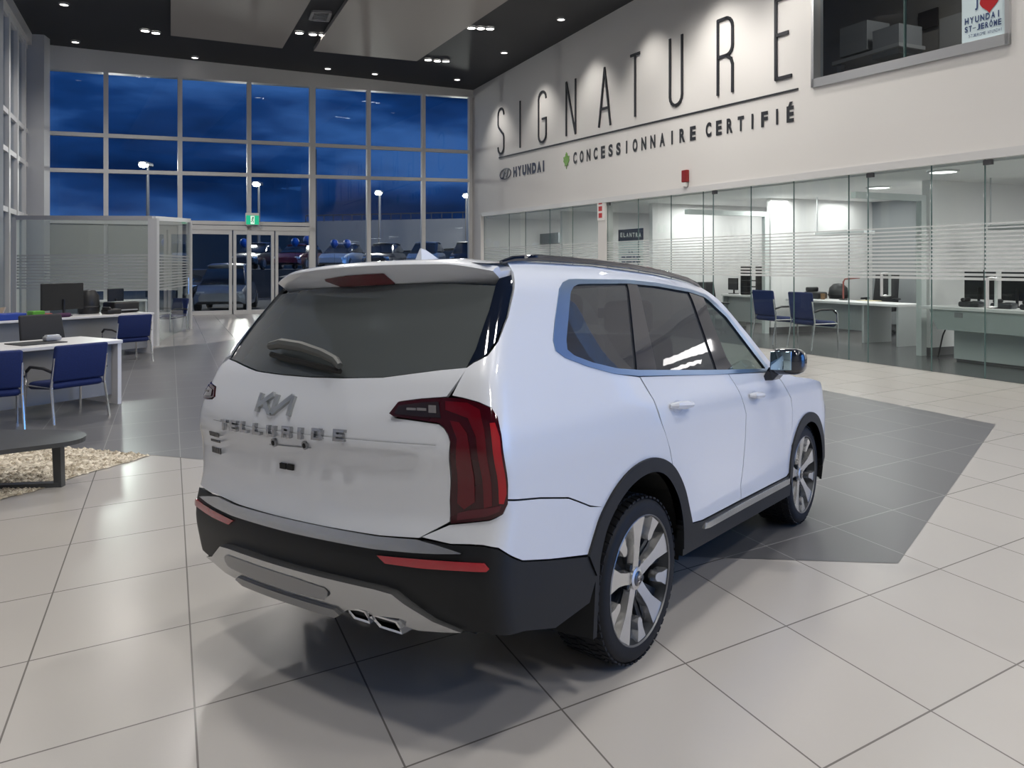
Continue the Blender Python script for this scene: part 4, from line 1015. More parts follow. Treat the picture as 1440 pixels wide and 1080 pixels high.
seamx = [sxz(s, z) for s, z in SEAM]
seam_up = [(x, z + .004) for x, z in seamx]
quarter = qx + top + [q for q in TRO[-1:0:-1]][:0] + [(1.745, 1.184), (1.650, 1.282), (1.54, 1.392), (1.41, 1.52), (1.202, 1.645), (.97, 1.673), (.568, 1.695), (.243, 1.700), (-.303, 1.684), (-.365, 1.668), (-.414, 1.639), (-.503, 1.523), (-.573, 1.423), (-.577, 1.383), (-.522, 1.351), (-.374, 1.309), (-.17, 1.266)] + lower + arch_up[1:] + [seam_up[3], seam_up[2], seam_up[1], seam_up[0]] + lampo
to_s = lambda pl: [xzs(*q) for q in pl]
DLEFT = .25
pm = PM().patch(to_s(quarter), MAPS, 0, .034); pm.build('quarter_panel', M_PAINT, car)
qleft = [sxz(s, z) for s, z in [(.075, 1.238), (.03, 1.283), (-.05, 1.34)]] + qx[3:] + quarter[len(qx):-len(lampo)] + [(x + DLEFT, z) for x, z in lampo]
qleft = [q for q in qleft if q not in (seam_up[0],)]
pm = PM().patch(to_s(qleft), MAPS, 0, .034); pm.mirrored().build('quarter_panel', M_PAINT, car)
bside = [(x, z - .003) for x, z in [sxz(.018, .876)] + seamx[1:]] + [(-.36, .725), (-.40, .690), (-.44, .628), (-.485, .558)] + [sxz(s, z) for s, z in WB[-2::-1]] + [sxz(-.312, .726), sxz(-.207, .778), sxz(-.127, .792), sxz(-.057, .805), sxz(-.004, .828), sxz(.018, .860)]
pm = PM().patch(to_s(bside), MAPS, 0, .03); pm.build('bumper_corner', M_PAINT, car)
bleft = [q for q in bside if q[0] > sxz(.10, q[1])[0]] + [sxz(.09, .670), sxz(.05, .70), sxz(.06, .790), sxz(.13, .80), sxz(.2, .81), sxz(.26, .835)]
pm = PM().patch(to_s(bleft), MAPS, 0, .03); pm.mirrored().build('bumper_corner', M_PAINT, car)
pm = PM().patch(RDOOR, MAPX, 0, .04); rd = both(pm, 'rear_door', M_PAINT, car)
pm = PM().patch(FDOOR, MAPX, 0, .04); fd = both(pm, 'front_door', M_PAINT, car)
# front wing
FAO = [(2.015, .46), (2.04, .60), (2.11, .71), (2.22, .80), (2.36, .845), (2.50, .845), (2.64, .80), (2.74, .71), (2.80, .60), (2.82, .48)]
FAI = [(2.06, .40), (2.08, .55), (2.15, .66), (2.25, .735), (2.38, .780), (2.49, .778), (2.60, .74), (2.69, .66), (2.745, .56), (2.76, .42)]
wing = [(1.785, 1.163), (1.905, 1.105), (2.058, .977), (2.085, .902), (2.066, .66)] + inset(FAO[2:9], (2.41, .41)) + [(2.86, .60), (2.90, .80), (2.92, .95), (2.80, 1.03), (2.50, 1.075), (2.2, 1.105), (1.95, 1.15)]
pm = PM().patch(wing, MAPX, 0, .04); both(pm, 'front_wing', M_PAINT, car)
# roof
def roof(u, v):
    x = -.80 + (1.29 + .80) * u; t_ = 2 * v - 1; ye = W_T(1.775 - .020) * (1 - .03 * max(0, (x - .6))) + .004
    return (x - (.02 * (t_ ** 2) if u > .9 else 0), ye * t_, ZR_T(x) - .014 + .03 * (1 - abs(t_) ** 2.4))
pm = PM().grid(roof, 44, 28); pm.build('roof', M_PAINT, car)
# hood and front end
def hood(u, v):
    t_ = 2 * v - 1; x = 1.93 + u * (1.02 + .12 * (1 - t_ * t_)); w = .915 - .10 * u * u
    return (x, w * t_, 1.165 - .05 * u - .10 * u ** 3 - .045 * abs(t_) ** 4)
pm = PM().grid(hood, 20, 20); pm.build('hood', M_PAINT, car)
fb = [(-1.08, .50), (-1.15, .58), (-1.13, .92), (-1.10, 1.03), (-.80, 1.02), (0, 1.02), (.80, 1.02), (1.10, 1.03), (1.13, .92), (1.15, .58), (1.08, .50)]
pm = PM().patch([(-1.02, .30), (-1.08, .495), (1.08, .495), (1.02, .30)], MAPF, -.002, .06); pm.build('front_cladding', M_CLAD, car)
pm = PM().patch(fb, MAPF, -.004, .06); pm.build('front_bumper', M_PAINT, car)
pm = PM().patch([(-.48, .62), (-.55, .90), (.55, .90), (.48, .62)], MAPF, .008, .06); pm.build('grille', M_GLOSSB, car)
pm = PM().patch([(-.80, .34), (-.70, .52), (.70, .52), (.80, .34)], MAPF, .008, .06); pm.build('air_intake', M_CLAD, car)
for s in (-1, 1):
    pm = PM().patch([(s * .66, .70), (s * .66, .93), (s * .90, .93), (s * .98, .84), (s * .95, .70)], MAPF, .01, .05); pm.build('headlamp', mat('headlamp_clear', (.35, .38, .42, 1), .05, coat=1), car)
def wind(u, v):
    t_ = 2 * v - 1; a = np.array([1.27 + .10 * (1 - t_ * t_), .64 * t_, 1.692 + .025 * (1 - t_ * t_)]); b_ = np.array([1.86 + .20 * (1 - t_ * t_), .85 * t_, 1.150]); return tuple(a + (b_ - a) * u)
pm = PM().grid(wind, 12, 16); pm.build('windscreen', M_FRONTG, car)

# ---- tailgate
GB = [(-.736, .784), (-.615, .722), (-.442, .711), (-.145, .708), (.145, .708), (.442, .711), (.615, .722), (.736, .784)]
lampin = [(-(WZ(z) + s), z) for s, z in [(-.209, .790), (-.209, .867), (-.182, 1.078), (-.187, 1.100), (-.201, 1.123), (-.220, 1.136), (-.295, 1.142), (-.412, 1.150), (-.434, 1.164), (-.390, 1.209), (-.293, 1.223), (-.185, 1.233)]]
lampin = [(-(WZ(z) - abs(s)), z) for s, z in [(-.209, .790), (-.209, .867), (-.182, 1.078), (-.187, 1.100), (-.201, 1.123), (-.220, 1.136), (-.295, 1.142), (-.412, 1.150), (-.434, 1.164), (-.390, 1.209), (-.293, 1.223), (-.185, 1.233)]]
right = lampin + [(-(WZ(1.283) - .143), 1.283), (-.742, 1.335)]
gbot = [(-.640, 1.325), (-.396, 1.292), (-.2, 1.284), (0, 1.281), (.2, 1.284), (.396, 1.292), (.640, 1.325)]
gleft = [(.742, 1.335), (WZ(1.283) - .02, 1.283)] + [(-v + DLEFT, z) for v, z in lampin[::-1]]
gate = right + gbot + gleft + [(.93, .735), (.80, .722), (.615, .720), (.442, .711), (.145, .708), (-.145, .708), (-.442, .711), (-.615, .722)]
def dish(v, z):   # the plate field is pressed inwards between crease and lower flare
    a = min(1, max(0, (.60 - abs(v)) / .10 + .5)); c = 0
    if z < 1.05:
        t_ = (1.05 - z); c = -.030 * min(1, t_ / .03) * (1 if z > .90 else max(0, (z - .74) / .16))
    c = c * (a if a < 1 else 1)
    q = math.hypot((v + .47) / .085, (z - 1.165) / .05)
    if q < 1: c -= .016 * (1 - q * q)
    return c
pm = PM().patch(gate, MAPR, 0, .026, offf=dish); tg = pm.build('tailgate', M_PAINT, car)
# crease bar above the lettering field
pm = PM().strip([(-.69, 1.062), (0, 1.060), (.69, 1.062)], [(-.69, 1.046), (0, 1.044), (.69, 1.046)], MAPR, .004, .02, 40, offb=-.004); pm.build('gate_crease', M_PAINT, tg)
# plate field pieces
LX = .10
def rr(y0, y1, z0, z1): return [(-y0, z0), (-y1, z0), (-y1, z1), (-y0, z1)]
pl = PM()
pl.patch(smooth_poly([(.235, .985), (-.045, .995), (-.045, .992), (.235, .982)], 0), MAPR, -.024, .05, .004); pl.build('plate_edge', mat('plate_edge_grey', (.40, .42, .45, 1), .4), tg)
for v, z in ((.195, .998), (-.015, 1.006)):
    pm = PM().patch([(v + .016 * math.cos(2 * PI * k / 12), z + .020 * math.sin(2 * PI * k / 12)) for k in range(12)], MAPR, -.018, .05, .01); o = pm.build('plate_clip', mat('clip_grey', (.30, .31, .33, 1), .4), tg)
    pm = PM().patch([(v - .002 + .008 * math.cos(2 * PI * k / 10), z + .011 * math.sin(2 * PI * k / 10)) for k in range(10)], MAPR, -.014, .05, .01); pm.build('clip_bolt', M_GAP, o)
for v in (.155, .105):
    pm = PM().patch([(v - .02, .893), (v + .02, .893), (v + .02, .916), (v - .02, .916)], MAPR, -.02, .05, .01); pm.build('plate_pad', M_GAP, tg)
pm = PM().patch([(.150, 1.034), (.215, 1.034), (.205, 1.050), (.16, 1.050)], MAPR, -.015, .05, .01); pm.build('gate_switch', M_GAP, tg)

# lettering TELLURIDE in chrome blocks, one letter each
LPOS = [(.551, 1.058), (.456, 1.062), (.363, 1.064), (.262, 1.064), (.160, 1.064), (.056, 1.068), (-.030, 1.069), (-.130, 1.073), (-.252, 1.077)]
RECT = {'T': [(0, .75, 1, 1), (.36, 0, .64, .75)], 'E': [(0, 0, .3, 1), (.3, .76, 1, 1), (.3, .38, .85, .60), (.3, 0, 1, .24)], 'L': [(0, 0, .3, 1), (.3, 0, 1, .26)],
 'U': [(0, .12, .28, 1), (.72, .12, 1, 1), (.1, 0, .9, .26)], 'R': [(0, 0, .28, 1), (.28, .76, .92, 1), (.7, .5, 1, .92), (.28, .36, .92, .58), (.62, 0, .95, .38)], 'I': [(.3, 0, .7, 1)], 'D': [(0, 0, .28, 1), (.28, .76, .85, 1), (.28, 0, .85, .24), (.72, .12, 1, .88)]}
for ch, (v, z) in zip('TELLURIDE', LPOS):
    pm = PM(); w, h = .058, .045
    for x0, y0, x1, y1 in RECT[ch]:
        va, vb = v + w / 2 - x0 * w, v + w / 2 - x1 * w; za, zb_2 = z - h / 2 - .006 + y0 * h, z - h / 2 - .006 + y1 * h
        pm.patch([(va, za), (va, zb_2), (vb, zb_2), (vb, za)], MAPR, .016, .06, .016)
    pm.build('chrome_letter', mat('letter_chrome', (.42, .43, .45, 1), .16, 1.0), tg)  # chrome darkened in its colour to stand for shade on the letters
# maker's badge: slanted strokes
def stroke(pm, a, b_, wd, off, th):
    a = np.array(a); b_ = np.array(b_); d = (b_ - a) / np.linalg.norm(b_ - a); n_ = np.array([-d[1], d[0]]) * wd / 2
    pm.patch([tuple(a - n_), tuple(b_ - n_), tuple(b_ + n_), tuple(a + n_)], MAPR, off, .05, th)
pm = PM(); bx0, bw, bz0, bh = .300, .262, 1.128, .076
kp = lambda x, y: (bx0 - bw * x - bw * .03 * y, bz0 + bh * y)
for a, b_ in (((.06, 0), (.06, 1)), ((.06, .30), (.40, 1.0)), ((.20, .62), (.42, 0)), ((.42, .0), (.46, .02)), ((.50, .0), (.50, 1)), ((.50, .02), (.90, .98)), ((.92, 1), (.92, -.04))): stroke(pm, kp(*a), kp(*b_), .021, .014, .014)
pm.build('badge', mat('badge_grey_metal', (.42, .44, .45, 1), .3, .8), tg)
# small dealer lettering at the left edge of the gate
for row, (z, n_, h, w) in enumerate(((.985, 6, .020, .014), (.958, 9, .010, .009), (.905, 5, .026, .016))):
    pm = PM()
    for k in range(n_): pm.patch([(.745 - k * w * 1.3, z), (.745 - k * w * 1.3 - w, z), (.745 - k * w * 1.3 - w, z + h), (.745 - k * w * 1.3, z + h)], MAPR, .004, .05, .003)
    pm.build('dealer_lettering', mat('dealer_grey', (.06, .06, .065, 1), .4), tg)

# ---- rear glass, wiper, blades, spoiler
gt = [(-.690, 1.648), (-.446, 1.664), (-.208, 1.670), (0, 1.672), (.208, 1.670), (.446, 1.664), (.690, 1.648)]
gl = [(-.732, 1.340), (-.736, 1.403), (-.716, 1.547)] + gt + [(.716, 1.547), (.736, 1.403), (.732, 1.340)] + [(v, z + .007) for v, z in gbot[::-1]]
pm = PM().patch(gl, MAPR, -.008, .05); pm.build('rear_window', M_PRIVR, tg)
bl_ = [(-.098, 1.350), (-.046, 1.380), (.000, 1.434), (.036, 1.520), (.046, 1.634), (.040, 1.690), (-.030, 1.675)] + [(-(WZ(z) - abs(v)), z) for v, z in [(-.692, 1.648), (-.72, 1.547), (-.740, 1.403), (-.738, 1.345)]]
pm = PM().patch(bl_, MAPS, -.002, .03); both(pm, 'pillar_blade', M_GLOSSB, car)
def spo(yy, k):
    a = abs(yy) / .70
    xl = -.93 + .145 * min(1.15, a) ** 2; zt_ = 1.757 - .018 * a ** 2 - .06 * max(0, a - .72) ** 1.2 * 2.2
    zb_ = 1.662 - .012 * a ** 2
    ed = .035 * max(0, (a - .8) / .2) ** 2
    pr_ = [(-.62, ZR_T(-.62) + .014 - .03 * a ** 2.4 - ed), (-.74, zt_ + .022 - .01 * a - ed), (xl + .04, zt_ + .006), (xl + .012, zt_ - .004), (xl + .004, zt_ - .014), (xl + .034, (zt_ + zb_) / 2), (xl + .066, zb_ + .010), (xl + .08, zb_), (-.72, zb_ - .002), (-.62, 1.66)]
    return pr_
pr_n = 10
b = MB(); NY = 36; vs_ = []; fs = []
for i in range(NY + 1):
    yy = -.678 + 1.356 * i / NY
    for x, z in spo(yy, 0): vs_.append((x, yy, z))
for i in range(NY):
    for k in range(pr_n - 1): fs.append((i * pr_n + k, i * pr_n + k + 1, (i + 1) * pr_n + k + 1, (i + 1) * pr_n + k))
fs += [tuple(range(pr_n - 1, -1, -1)), tuple(NY * pr_n + k for k in range(pr_n))]
b.add(vs_, fs); sp = sbuild(b, 'roof_spoiler', M_PAINT, car)
b = MB(); vs_ = []; brk = [(.205, 1.701, 1.663), (.1, 1.706, 1.664), (0, 1.708, 1.665), (-.1, 1.708, 1.665), (-.180, 1.707, 1.666)]
brk = [(.22, 1.700, 1.690), (.14, 1.704, 1.664), (.05, 1.708, 1.664), (-.06, 1.709, 1.664), (-.17, 1.709, 1.664), (-.2, 1.668, 1.664)]
for yy, z1_, z0_ in brk:
    a = abs(yy) / .70; xl = -.93 + .145 * a ** 2; zt_ = 1.757 - .018 * a ** 2; zb_ = 1.662 - .012 * a ** 2
    fx = lambda z: xl + .004 + .062 * min(1.1, max(0, (zt_ - .014 - z) / (zt_ - zb_ - .024))) - .005
    vs_ += [(fx(z1_), yy, z1_), (fx(z0_), yy, z0_), (xl + .09, yy, z1_), (xl + .09, yy, z0_)]
fs = []
for i in range(len(brk) - 1):
    o_ = i * 4; p_ = o_ + 4; fs += [(o_, o_ + 1, p_ + 1, p_), (o_ + 2, p_ + 2, p_ + 3, o_ + 3), (o_, p_, p_ + 2, o_ + 2), (o_ + 1, o_ + 3, p_ + 3, p_ + 1)]
b.add(vs_, fs); sbuild(b, 'brake_light', mat('brake_light_red', (.10, .003, .010, 1), .12, coat=1), sp, False)
# wiper resting on the glass
def onglass(v, z, off): p = MAPR(v, z) + nrm(MAPR, v, z) * off; return tuple(p)
wp = MB(); wp.tube([onglass(v, z, .035) for v, z in ((.33, 1.385), (.25, 1.395), (.1, 1.385), (-.05, 1.360), (-.15, 1.335), (-.19, 1.315))], [.018, .024, .022, .02, .018, .014], 8); wq = sbuild(wp, 'wiper_arm', mat('wiper_grey', (.07, .075, .072, 1), .5), tg)
wp = MB(); wp.tube([onglass(v, z, .014) for v, z in ((.32, 1.360), (.2, 1.345), (0, 1.325), (-.18, 1.305))], .012, 6); sbuild(wp, 'wiper_blade', M_GAP, wq)
MBf = MB(); q0_ = (-.40, 0, ZR_T(-.4) + .012)
def fin(xa, xb, zt_, w): return None
AX, AY, AZ = -.43, .0, ZR_T(-.43) + .014
b = MB(); b.add([(AX - .075, AY - .026, AZ), (AX + .13, AY - .008, AZ), (AX + .13, AY + .008, AZ), (AX - .075, AY + .026, AZ), (AX - .055, AY - .004, AZ + .072), (AX - .02, AY - .003, AZ + .066), (AX - .02, AY + .003, AZ + .066), (AX - .055, AY + .004, AZ + .072)], [(3, 2, 1, 0), (4, 5, 6, 7), (0, 1, 5, 4), (1, 2, 6, 5), (2, 3, 7, 6), (3, 0, 4, 7)])
sbuild(b, 'antenna_fin', M_PAINT, car, False)

# ---- tail lamps
lsh = lambda pl: [(s + DLEFT, z) for s, z in pl]
tl = (PM().patch(LAMP, MAPS, .006, .026, .03).build('tail_lamp', M_REDD, car), PM().patch(lsh(LAMP), MAPS, .006, .026, .03).mirrored().build('tail_lamp', M_REDD, car))
def lampbit(poly, name, m, off=.010, res=.03):
    PM().patch(poly, MAPS, off, res, .01).build(name, m, tl[0]); PM().patch(lsh(poly), MAPS, off, res, .01).mirrored().build(name, m, tl[1])
lampbit([(-.022, 1.145), (-.002, 1.146), (.010, 1.10), (.010, .90), (-.002, .866), (-.020, .868)], 'reflector_strip', M_REDB)
lampbit([(-.402, 1.166), (-.382, 1.192), (-.29, 1.206), (-.212, 1.212), (-.205, 1.158), (-.29, 1.158), (-.39, 1.163)], 'reversing_lamp', mat('smoked_lens', (.014, .007, .009, 1), .05, coat=1))
for x0, x1, z0, z1 in ((-.345, -.305, 1.178, 1.186), (-.30, -.262, 1.178, 1.187), (-.252, -.222, 1.172, 1.198)):
    lampbit([(x0, z0), (x1, z0), (x1, z1), (x0, z1)], 'bulb', mat('lamp_reflector', (.22, .21, .22, 1), .2, .3), .013)
lampbit([(-.185, 1.215), (-.10, 1.212), (-.055, 1.19), (-.045, 1.12), (-.045, .86), (-.075, .85), (-.078, 1.10), (-.10, 1.16), (-.185, 1.185)], 'outer_light_bar', M_REDM)
lampbit([(-.170, 1.150), (-.135, 1.145), (-.110, 1.11), (-.105, 1.05), (-.108, .87), (-.15, .84), (-.175, .86), (-.165, 1.0), (-.150, 1.09)], 'inner_light_bar', M_REDM)
lampbit([(-.175, .825), (-.13, .838), (-.06, .852), (-.01, .862), (-.02, .840), (-.07, .820), (-.13, .808), (-.178, .797)], 'lower_light_bar', mat('rose_lens', (.085, .010, .018, 1), .1, coat=.4, spec=.3), .009)
pm = PM().patch([(-.428, 1.168), (-.44, 1.16), (-.52, 1.146), (-.545, 1.150), (-.53, 1.175), (-.47, 1.205), (-.395, 1.212)], MAPS, -.014, .03, .0); both(pm, 'lamp_recess', mat('recess_grey', (.30, .33, .36, 1), .5), tg) if False else None

# ---- bumper, trims, skid plate, reflectors, exhaust
def mirror_poly(half): return half + [(-v, z) for v, z in half[::-1]]
RV_ = lambda s, z: (-(WZ(z) + s), z)
tohalf = lambda l: [(-(WZ(z) + s), z) for s, z in l]        # signed distance from the centre, right side negative
# black bumper: centre to the right wheel arch, then mirrored
up = [(0, .664), (-.3, .664), (-.615, .672)] + tohalf([(-.30, .716), (-.192, .711), (-.122, .716), (-.069, .718), (-.006, .710), (.068, .671), (.135, .642), (.313, .604), (.566, .554), (.60, .552)])
low = tohalf([(.635, .45), (.56, .36), (.305, .335), (.114, .390), (-.069, .415), (-.20, .40)]) + [(-.60, .38), (-.3, .38), (0, .38)]
blk = up + low
pm = PM().patch(blk + [], MAPR, .004, .04, .02); pm.build('bumper', M_CLAD, car); pm.mirrored().build('bumper', M_CLAD, car)
bs_u = [(0, .706), (-.442, .707), (-.615, .716), (-.70, .706), (-.80, .690)]; bs_l = [(0, .661), (-.442, .664), (-.615, .672), (-.70, .678), (-.80, .688)]
pm = PM().strip(bs_u, bs_l, MAPR, .016, .02, 50, offb=.024); bt_ = both(pm, 'bumper_top_strip', M_SATIN, car)
pm = PM().patch([(-v, z) for v, z in [(.448, .642), (.885, .666), (.905, .648), (.895, .638), (.65, .622), (.487, .618)]], MAPR, .012, .03, .012); both(pm, 'rear_reflector', mat('reflector_red', (.36, .012, .022, 1), .2, coat=1), car)
# skid plate
st_ = [(0, .532), (-.30, .533), (-.45, .532), (-.53, .526), (-.58, .495), (-.68, .440), (-.785, .412)]
sl_ = [(0, .365), (-.20, .362), (-.27, .405), (-.33, .416), (-.47, .408), (-.60, .386), (-.70, .398)]
def skoff(v, z): return .018 + .022 * min(1, max(0, (z - .40) / .10))
sl_left = [(0, .365), (-.20, .362), (-.40, .366), (-.60, .376), (-.70, .398)]
skp = [*st_, *sl_[::-1]] + [(-v, z) for v, z in sl_left[1:]] + [(-v, z) for v, z in st_[::-1]][:-1]
pm = PM().patch(skp, MAPR, 0, .03, .05, offf=skoff); skd = pm.build('skid_plate', M_SATIN, car)
rcs = [(0, .500), (-.145, .500), (-.165, .478), (-.16, .462), (0, .462)]
pm = PM().patch(smooth_poly([(-.215, .470), (-.19, .498), (.45, .505), (.50, .490), (.50, .455), (.44, .440), (-.17, .432)], 1), MAPR, .043, .03, .004); pm.build('skid_recess', mat('skid_grey', (.30, .305, .315, 1), .36, .7), skd)
pm = PM().patch([(-.20, .366), (-.235, .385), (-.21, .402), (.44, .402), (.47, .385), (.42, .366)], MAPR, .034, .03, .02); pm.build('lower_lip', mat('skid_grey', (.30, .305, .315, 1), .36, .7), skd)
exh = []
for cv, w, zc0, nm in ((-.335, .12, .392, 'a'), (-.475, .15, .382, 'b')):
    x0 = MAPR(cv, .40)[0] - .030; b = MB(); h = .052
    o8 = [(-w / 2, h / 2), (w / 2 - .02, h / 2), (w / 2, h / 2 - .02), (w / 2 - .012, -h / 2), (-w / 2 + .02, -h / 2), (-w / 2 - .012, -h / 2 + .02)]
    ou_ = [(x0 + .10 * 0 + (.02 if z < 0 else 0), cv - y, zc0 + z) for y, z in o8]; inn = [(x0 + .002 + (.02 if z < 0 else 0), cv - y * .84, zc0 + z * .72) for y, z in o8]; bk_ = [(x0 + .30, cv - y, zc0 + z + .01) for y, z in o8]; di_ = [(x0 + .22, cv - y * .8, zc0 + z * .7) for y, z in o8]
    n = 6; b.add(ou_ + inn + bk_, [(i, (i + 1) % n, n + (i + 1) % n, n + i) for i in range(n)] + [(i, 2 * n + i, 2 * n + (i + 1) % n, (i + 1) % n) for i in range(n)])
    e1 = (sbuild(b, 'exhaust_tip', M_CHROME, car, False),)
    b = MB(); b.add(inn + di_, [(i, n + i, n + (i + 1) % n, (i + 1) % n) for i in range(n)] + [tuple(range(2 * n - 1, n - 1, -1))])
    sbuild(b, 'exhaust_bore', M_UNDER, e1[0], False)

# ---- side cladding
pm = PM().strip(OPEN(RAO), OPEN(RAI), MAPX, .012, .04, 50); both(pm, 'wheel_arch_trim', M_CLAD, car)
pm = PM().strip(OPEN(FAO), OPEN(FAI), MAPX, .012, .04, 50); both(pm, 'wheel_arch_trim', M_CLAD, car)
sill = [(.40, .335), (.395, .42), (.44, .50), (.497, .474), (.633, .460), (1.18, .464), (1.976, .467), (2.04, .48), (2.06, .40), (2.05, .335)]
pm = PM().patch(sill, MAPX, .006, .05, .05); both(pm, 'sill_cladding', M_CLAD, car)
pm = PM().patch([(.622, .424), (.655, .448), (1.187, .456), (1.985, .460), (1.985, .424), (1.2, .421), (.69, .417)], MAPX, .022, .05, .02); both(pm, 'sill_strip', M_SATIN, car)
# ---- windows
pm = PM().strip(TRO, TRI, MAPX, .004, .018, 110, closed=True); both(pm, 'window_trim', M_TRIMW, car)
pm = PM().patch(CPIL, MAPX, .002, .05); both(pm, 'pillar_cover', M_GLOSSB, car)
pm = PM().patch(BPIL, MAPX, .002, .05); both(pm, 'pillar_cover', M_GLOSSB, car)
QG = TRI[3:13] + [(.222, 1.680), (.041, 1.271)]
pm = PM().patch(QG, MAPX, -.006, .05, .0); both(pm, 'quarter_window', M_PRIV, car)
RG = [(.324, 1.679), (.538, 1.675), (.936, 1.656), (.941, 1.221), (.235, 1.262)]
pm = PM().patch(RG, MAPX, -.006, .05, .0); pr2 = both(pm, 'rear_door_window', M_PRIV, car)
FG = [(1.125, 1.632), (1.150, 1.626), (1.362, 1.511), (1.484, 1.386), (1.590, 1.278), (1.680, 1.194), (1.681, 1.188), (1.181, 1.211), (1.135, 1.279), (1.11, 1.521)]
pm = PM().patch(FG, MAPX, -.006, .05, .0); both(pm, 'front_door_window', M_FRONTG, car)
# ---- handles
for x0, x1, z, dr in ((.262, .47, 1.062, rd), (1.30, 1.47, 1.022, fd)):
    zs = (1.086 if x0 < 1 else 1.052); ze = zs - .012
    for k, o_ in enumerate(dr):
        sg_ = 1 if k == 0 else -1; b = MB(); path = []
        for t_ in (0, .12, .35, .65, .88, 1):
            x = x0 + (x1 - x0) * t_; zz = zs + (ze - zs) * t_; p = MAPX(x, zz) + nrm(MAPX, x, zz) * (.030 if .1 < t_ < .9 else .006); path.append((p[0], p[1] * sg_, p[2]))
        b.tube(path, [.010, .017, .020, .020, .017, .010], 8); sbuild(b, 'door_handle', M_PAINT, o_)
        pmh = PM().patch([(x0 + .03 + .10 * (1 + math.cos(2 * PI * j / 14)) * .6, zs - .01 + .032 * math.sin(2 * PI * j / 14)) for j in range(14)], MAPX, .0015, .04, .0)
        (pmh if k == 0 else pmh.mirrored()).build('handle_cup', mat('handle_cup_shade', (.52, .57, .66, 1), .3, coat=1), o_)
# ---- door mirrors
for sg_ in (-1, 1):
    b = MB(); cx, cy, cz = 1.70, sg_ * 1.035, 1.235
    b.rbox((cx, cy, cz), (.15, .205, .165), .055, 4, lambda p: Vector((p.x * (1 - .5 * max(0, -p.y * sg_ * -1)) + .10 * (p.y * sg_), p.y, p.z * (1 - .9 * max(0, p.y * sg_)))))
    mo_ = sbuild(b, 'door_mirror', M_GLOSSB, car)
    b = MB(); b.rbox((cx - .076, cy - sg_ * .022, cz + .008), (.012, .125, .115), .03, 3, lambda p: Vector((p.x + .10 * (p.y * sg_), p.y, p.z))); sbuild(b, 'mirror_glass', mat('mirror_glass', (.45, .62, .72, 1), .03, 1.0), mo_)
    b = MB(); b.hexa([(cx - .10, sg_ * .90, 1.12), (cx + .10, sg_ * .90, 1.11), (cx + .08, sg_ * .955, 1.12), (cx - .05, sg_ * .955, 1.12)], [(cx - .05, sg_ * .93, 1.20), (cx + .06, sg_ * .93, 1.20), (cx + .05, sg_ * 1.02, 1.19), (cx - .04, sg_ * 1.02, 1.19)]); sbuild(b, 'mirror_foot', M_GLOSSB, mo_, False)
# ---- roof rails
for sg_ in (-1, 1):
    b = MB(); pts_ = [(-.70, 1.742), (-.62, 1.760), (-.45, 1.774), (0, 1.782), (.4, 1.777), (.8, 1.760), (1.08, 1.737), (1.22, 1.716), (1.30, 1.690)]
    b.tube([(x, sg_ * (.648 - .02 * max(0, x - .6)), z) for x, z in pts_], [.008, .013, .015, .015, .015, .015, .014, .012, .008], 8)
    sbuild(b, 'roof_rail', M_GLOSSB, car)
# ---- underbody (widened with added boxes to keep light off the floor below), wheel housings, mud flaps
b = MB(); b.box((1.0, 0, .51), (3.6, 1.20, .50)); b.box((1.2, 0, .49), (1.40, 1.76, .34)); b.box((-.78, 0, .60), (.42, 1.5, .34)); b.box((2.86, 0, .62), (.2, 1.4, .45)); sbuild(b, 'underbody', M_UNDER, car, False)
for xa, za in ((-.015, .41), (2.41, .43)):
    for sg_ in (-1, 1):
        b = MB(); pth = []
        for k in range(13):
            a = PI * k / 12 * 1.16 - .25; pth.append((xa + .44 * math.cos(a), za + .42 * math.sin(a)))
        vs_ = [(x, sg_ * y, z) for x, z in pth for y in (.52, .905)]; b.add(vs_, [(2 * i, 2 * i + 1, 2 * i + 3, 2 * i + 2) for i in range(12)])
        b.add([(x, sg_ * .54, z) for x, z in pth], [tuple(range(13))]); sbuild(b, 'wheel_housing', M_UNDER, car, False)
for sg_ in (-1, 1):
    b = MB(); b.hexa([(-.47, sg_ * .70, .20), (-.44, sg_ * .70, .20), (-.42, sg_ * .93, .20), (-.45, sg_ * .93, .20)], [(-.44, sg_ * .70, .52), (-.41, sg_ * .70, .52), (-.40, sg_ * .935, .52), (-.43, sg_ * .935, .52)]); sbuild(b, 'mud_flap', M_CLAD, car, False)
# ---- cabin
b = MB(); b.box((.55, 0, .80), (3.0, 1.64, .06)); b.box((-.82, 0, .98), (.3, 1.4, .3)); sbuild(b, 'cabin_floor', M_INT, car, False)
def seat(x, y, zb_, w, hh):
    b = MB(); b.rbox((x, y, zb_ + .12), (.46, w, .16), .06, 3); b.rbox((x - .26, y, zb_ + .42), (.13, w, .56), .05, 3, lambda p: Vector((p.x - .18 * p.z, p.y, p.z)))
    o_ = sbuild(b, 'seat', M_SEAT, car); b = MB(); b.rbox((x - .33, y, zb_ + hh), (.10, min(w, .30), .19), .045, 3); b.tube([(x - .32, y - .06, zb_ + .60), (x - .33, y - .06, zb_ + hh)], .008, 6); b.tube([(x - .32, y + .06, zb_ + .60), (x - .33, y + .06, zb_ + hh)], .008, 6); sbuild(b, 'headrest', M_SEAT, o_)
for x, zb_ in ((1.15, .72), (.40, .74), (-.30, .76)):
    for y in (-.40, .40): seat(x, y, zb_, .50, .80)
b = MB(); b.rbox((1.70, 0, 1.02), (.40, 1.55, .24), .08, 3); dsh = sbuild(b, 'dashboard', M_INT, car)
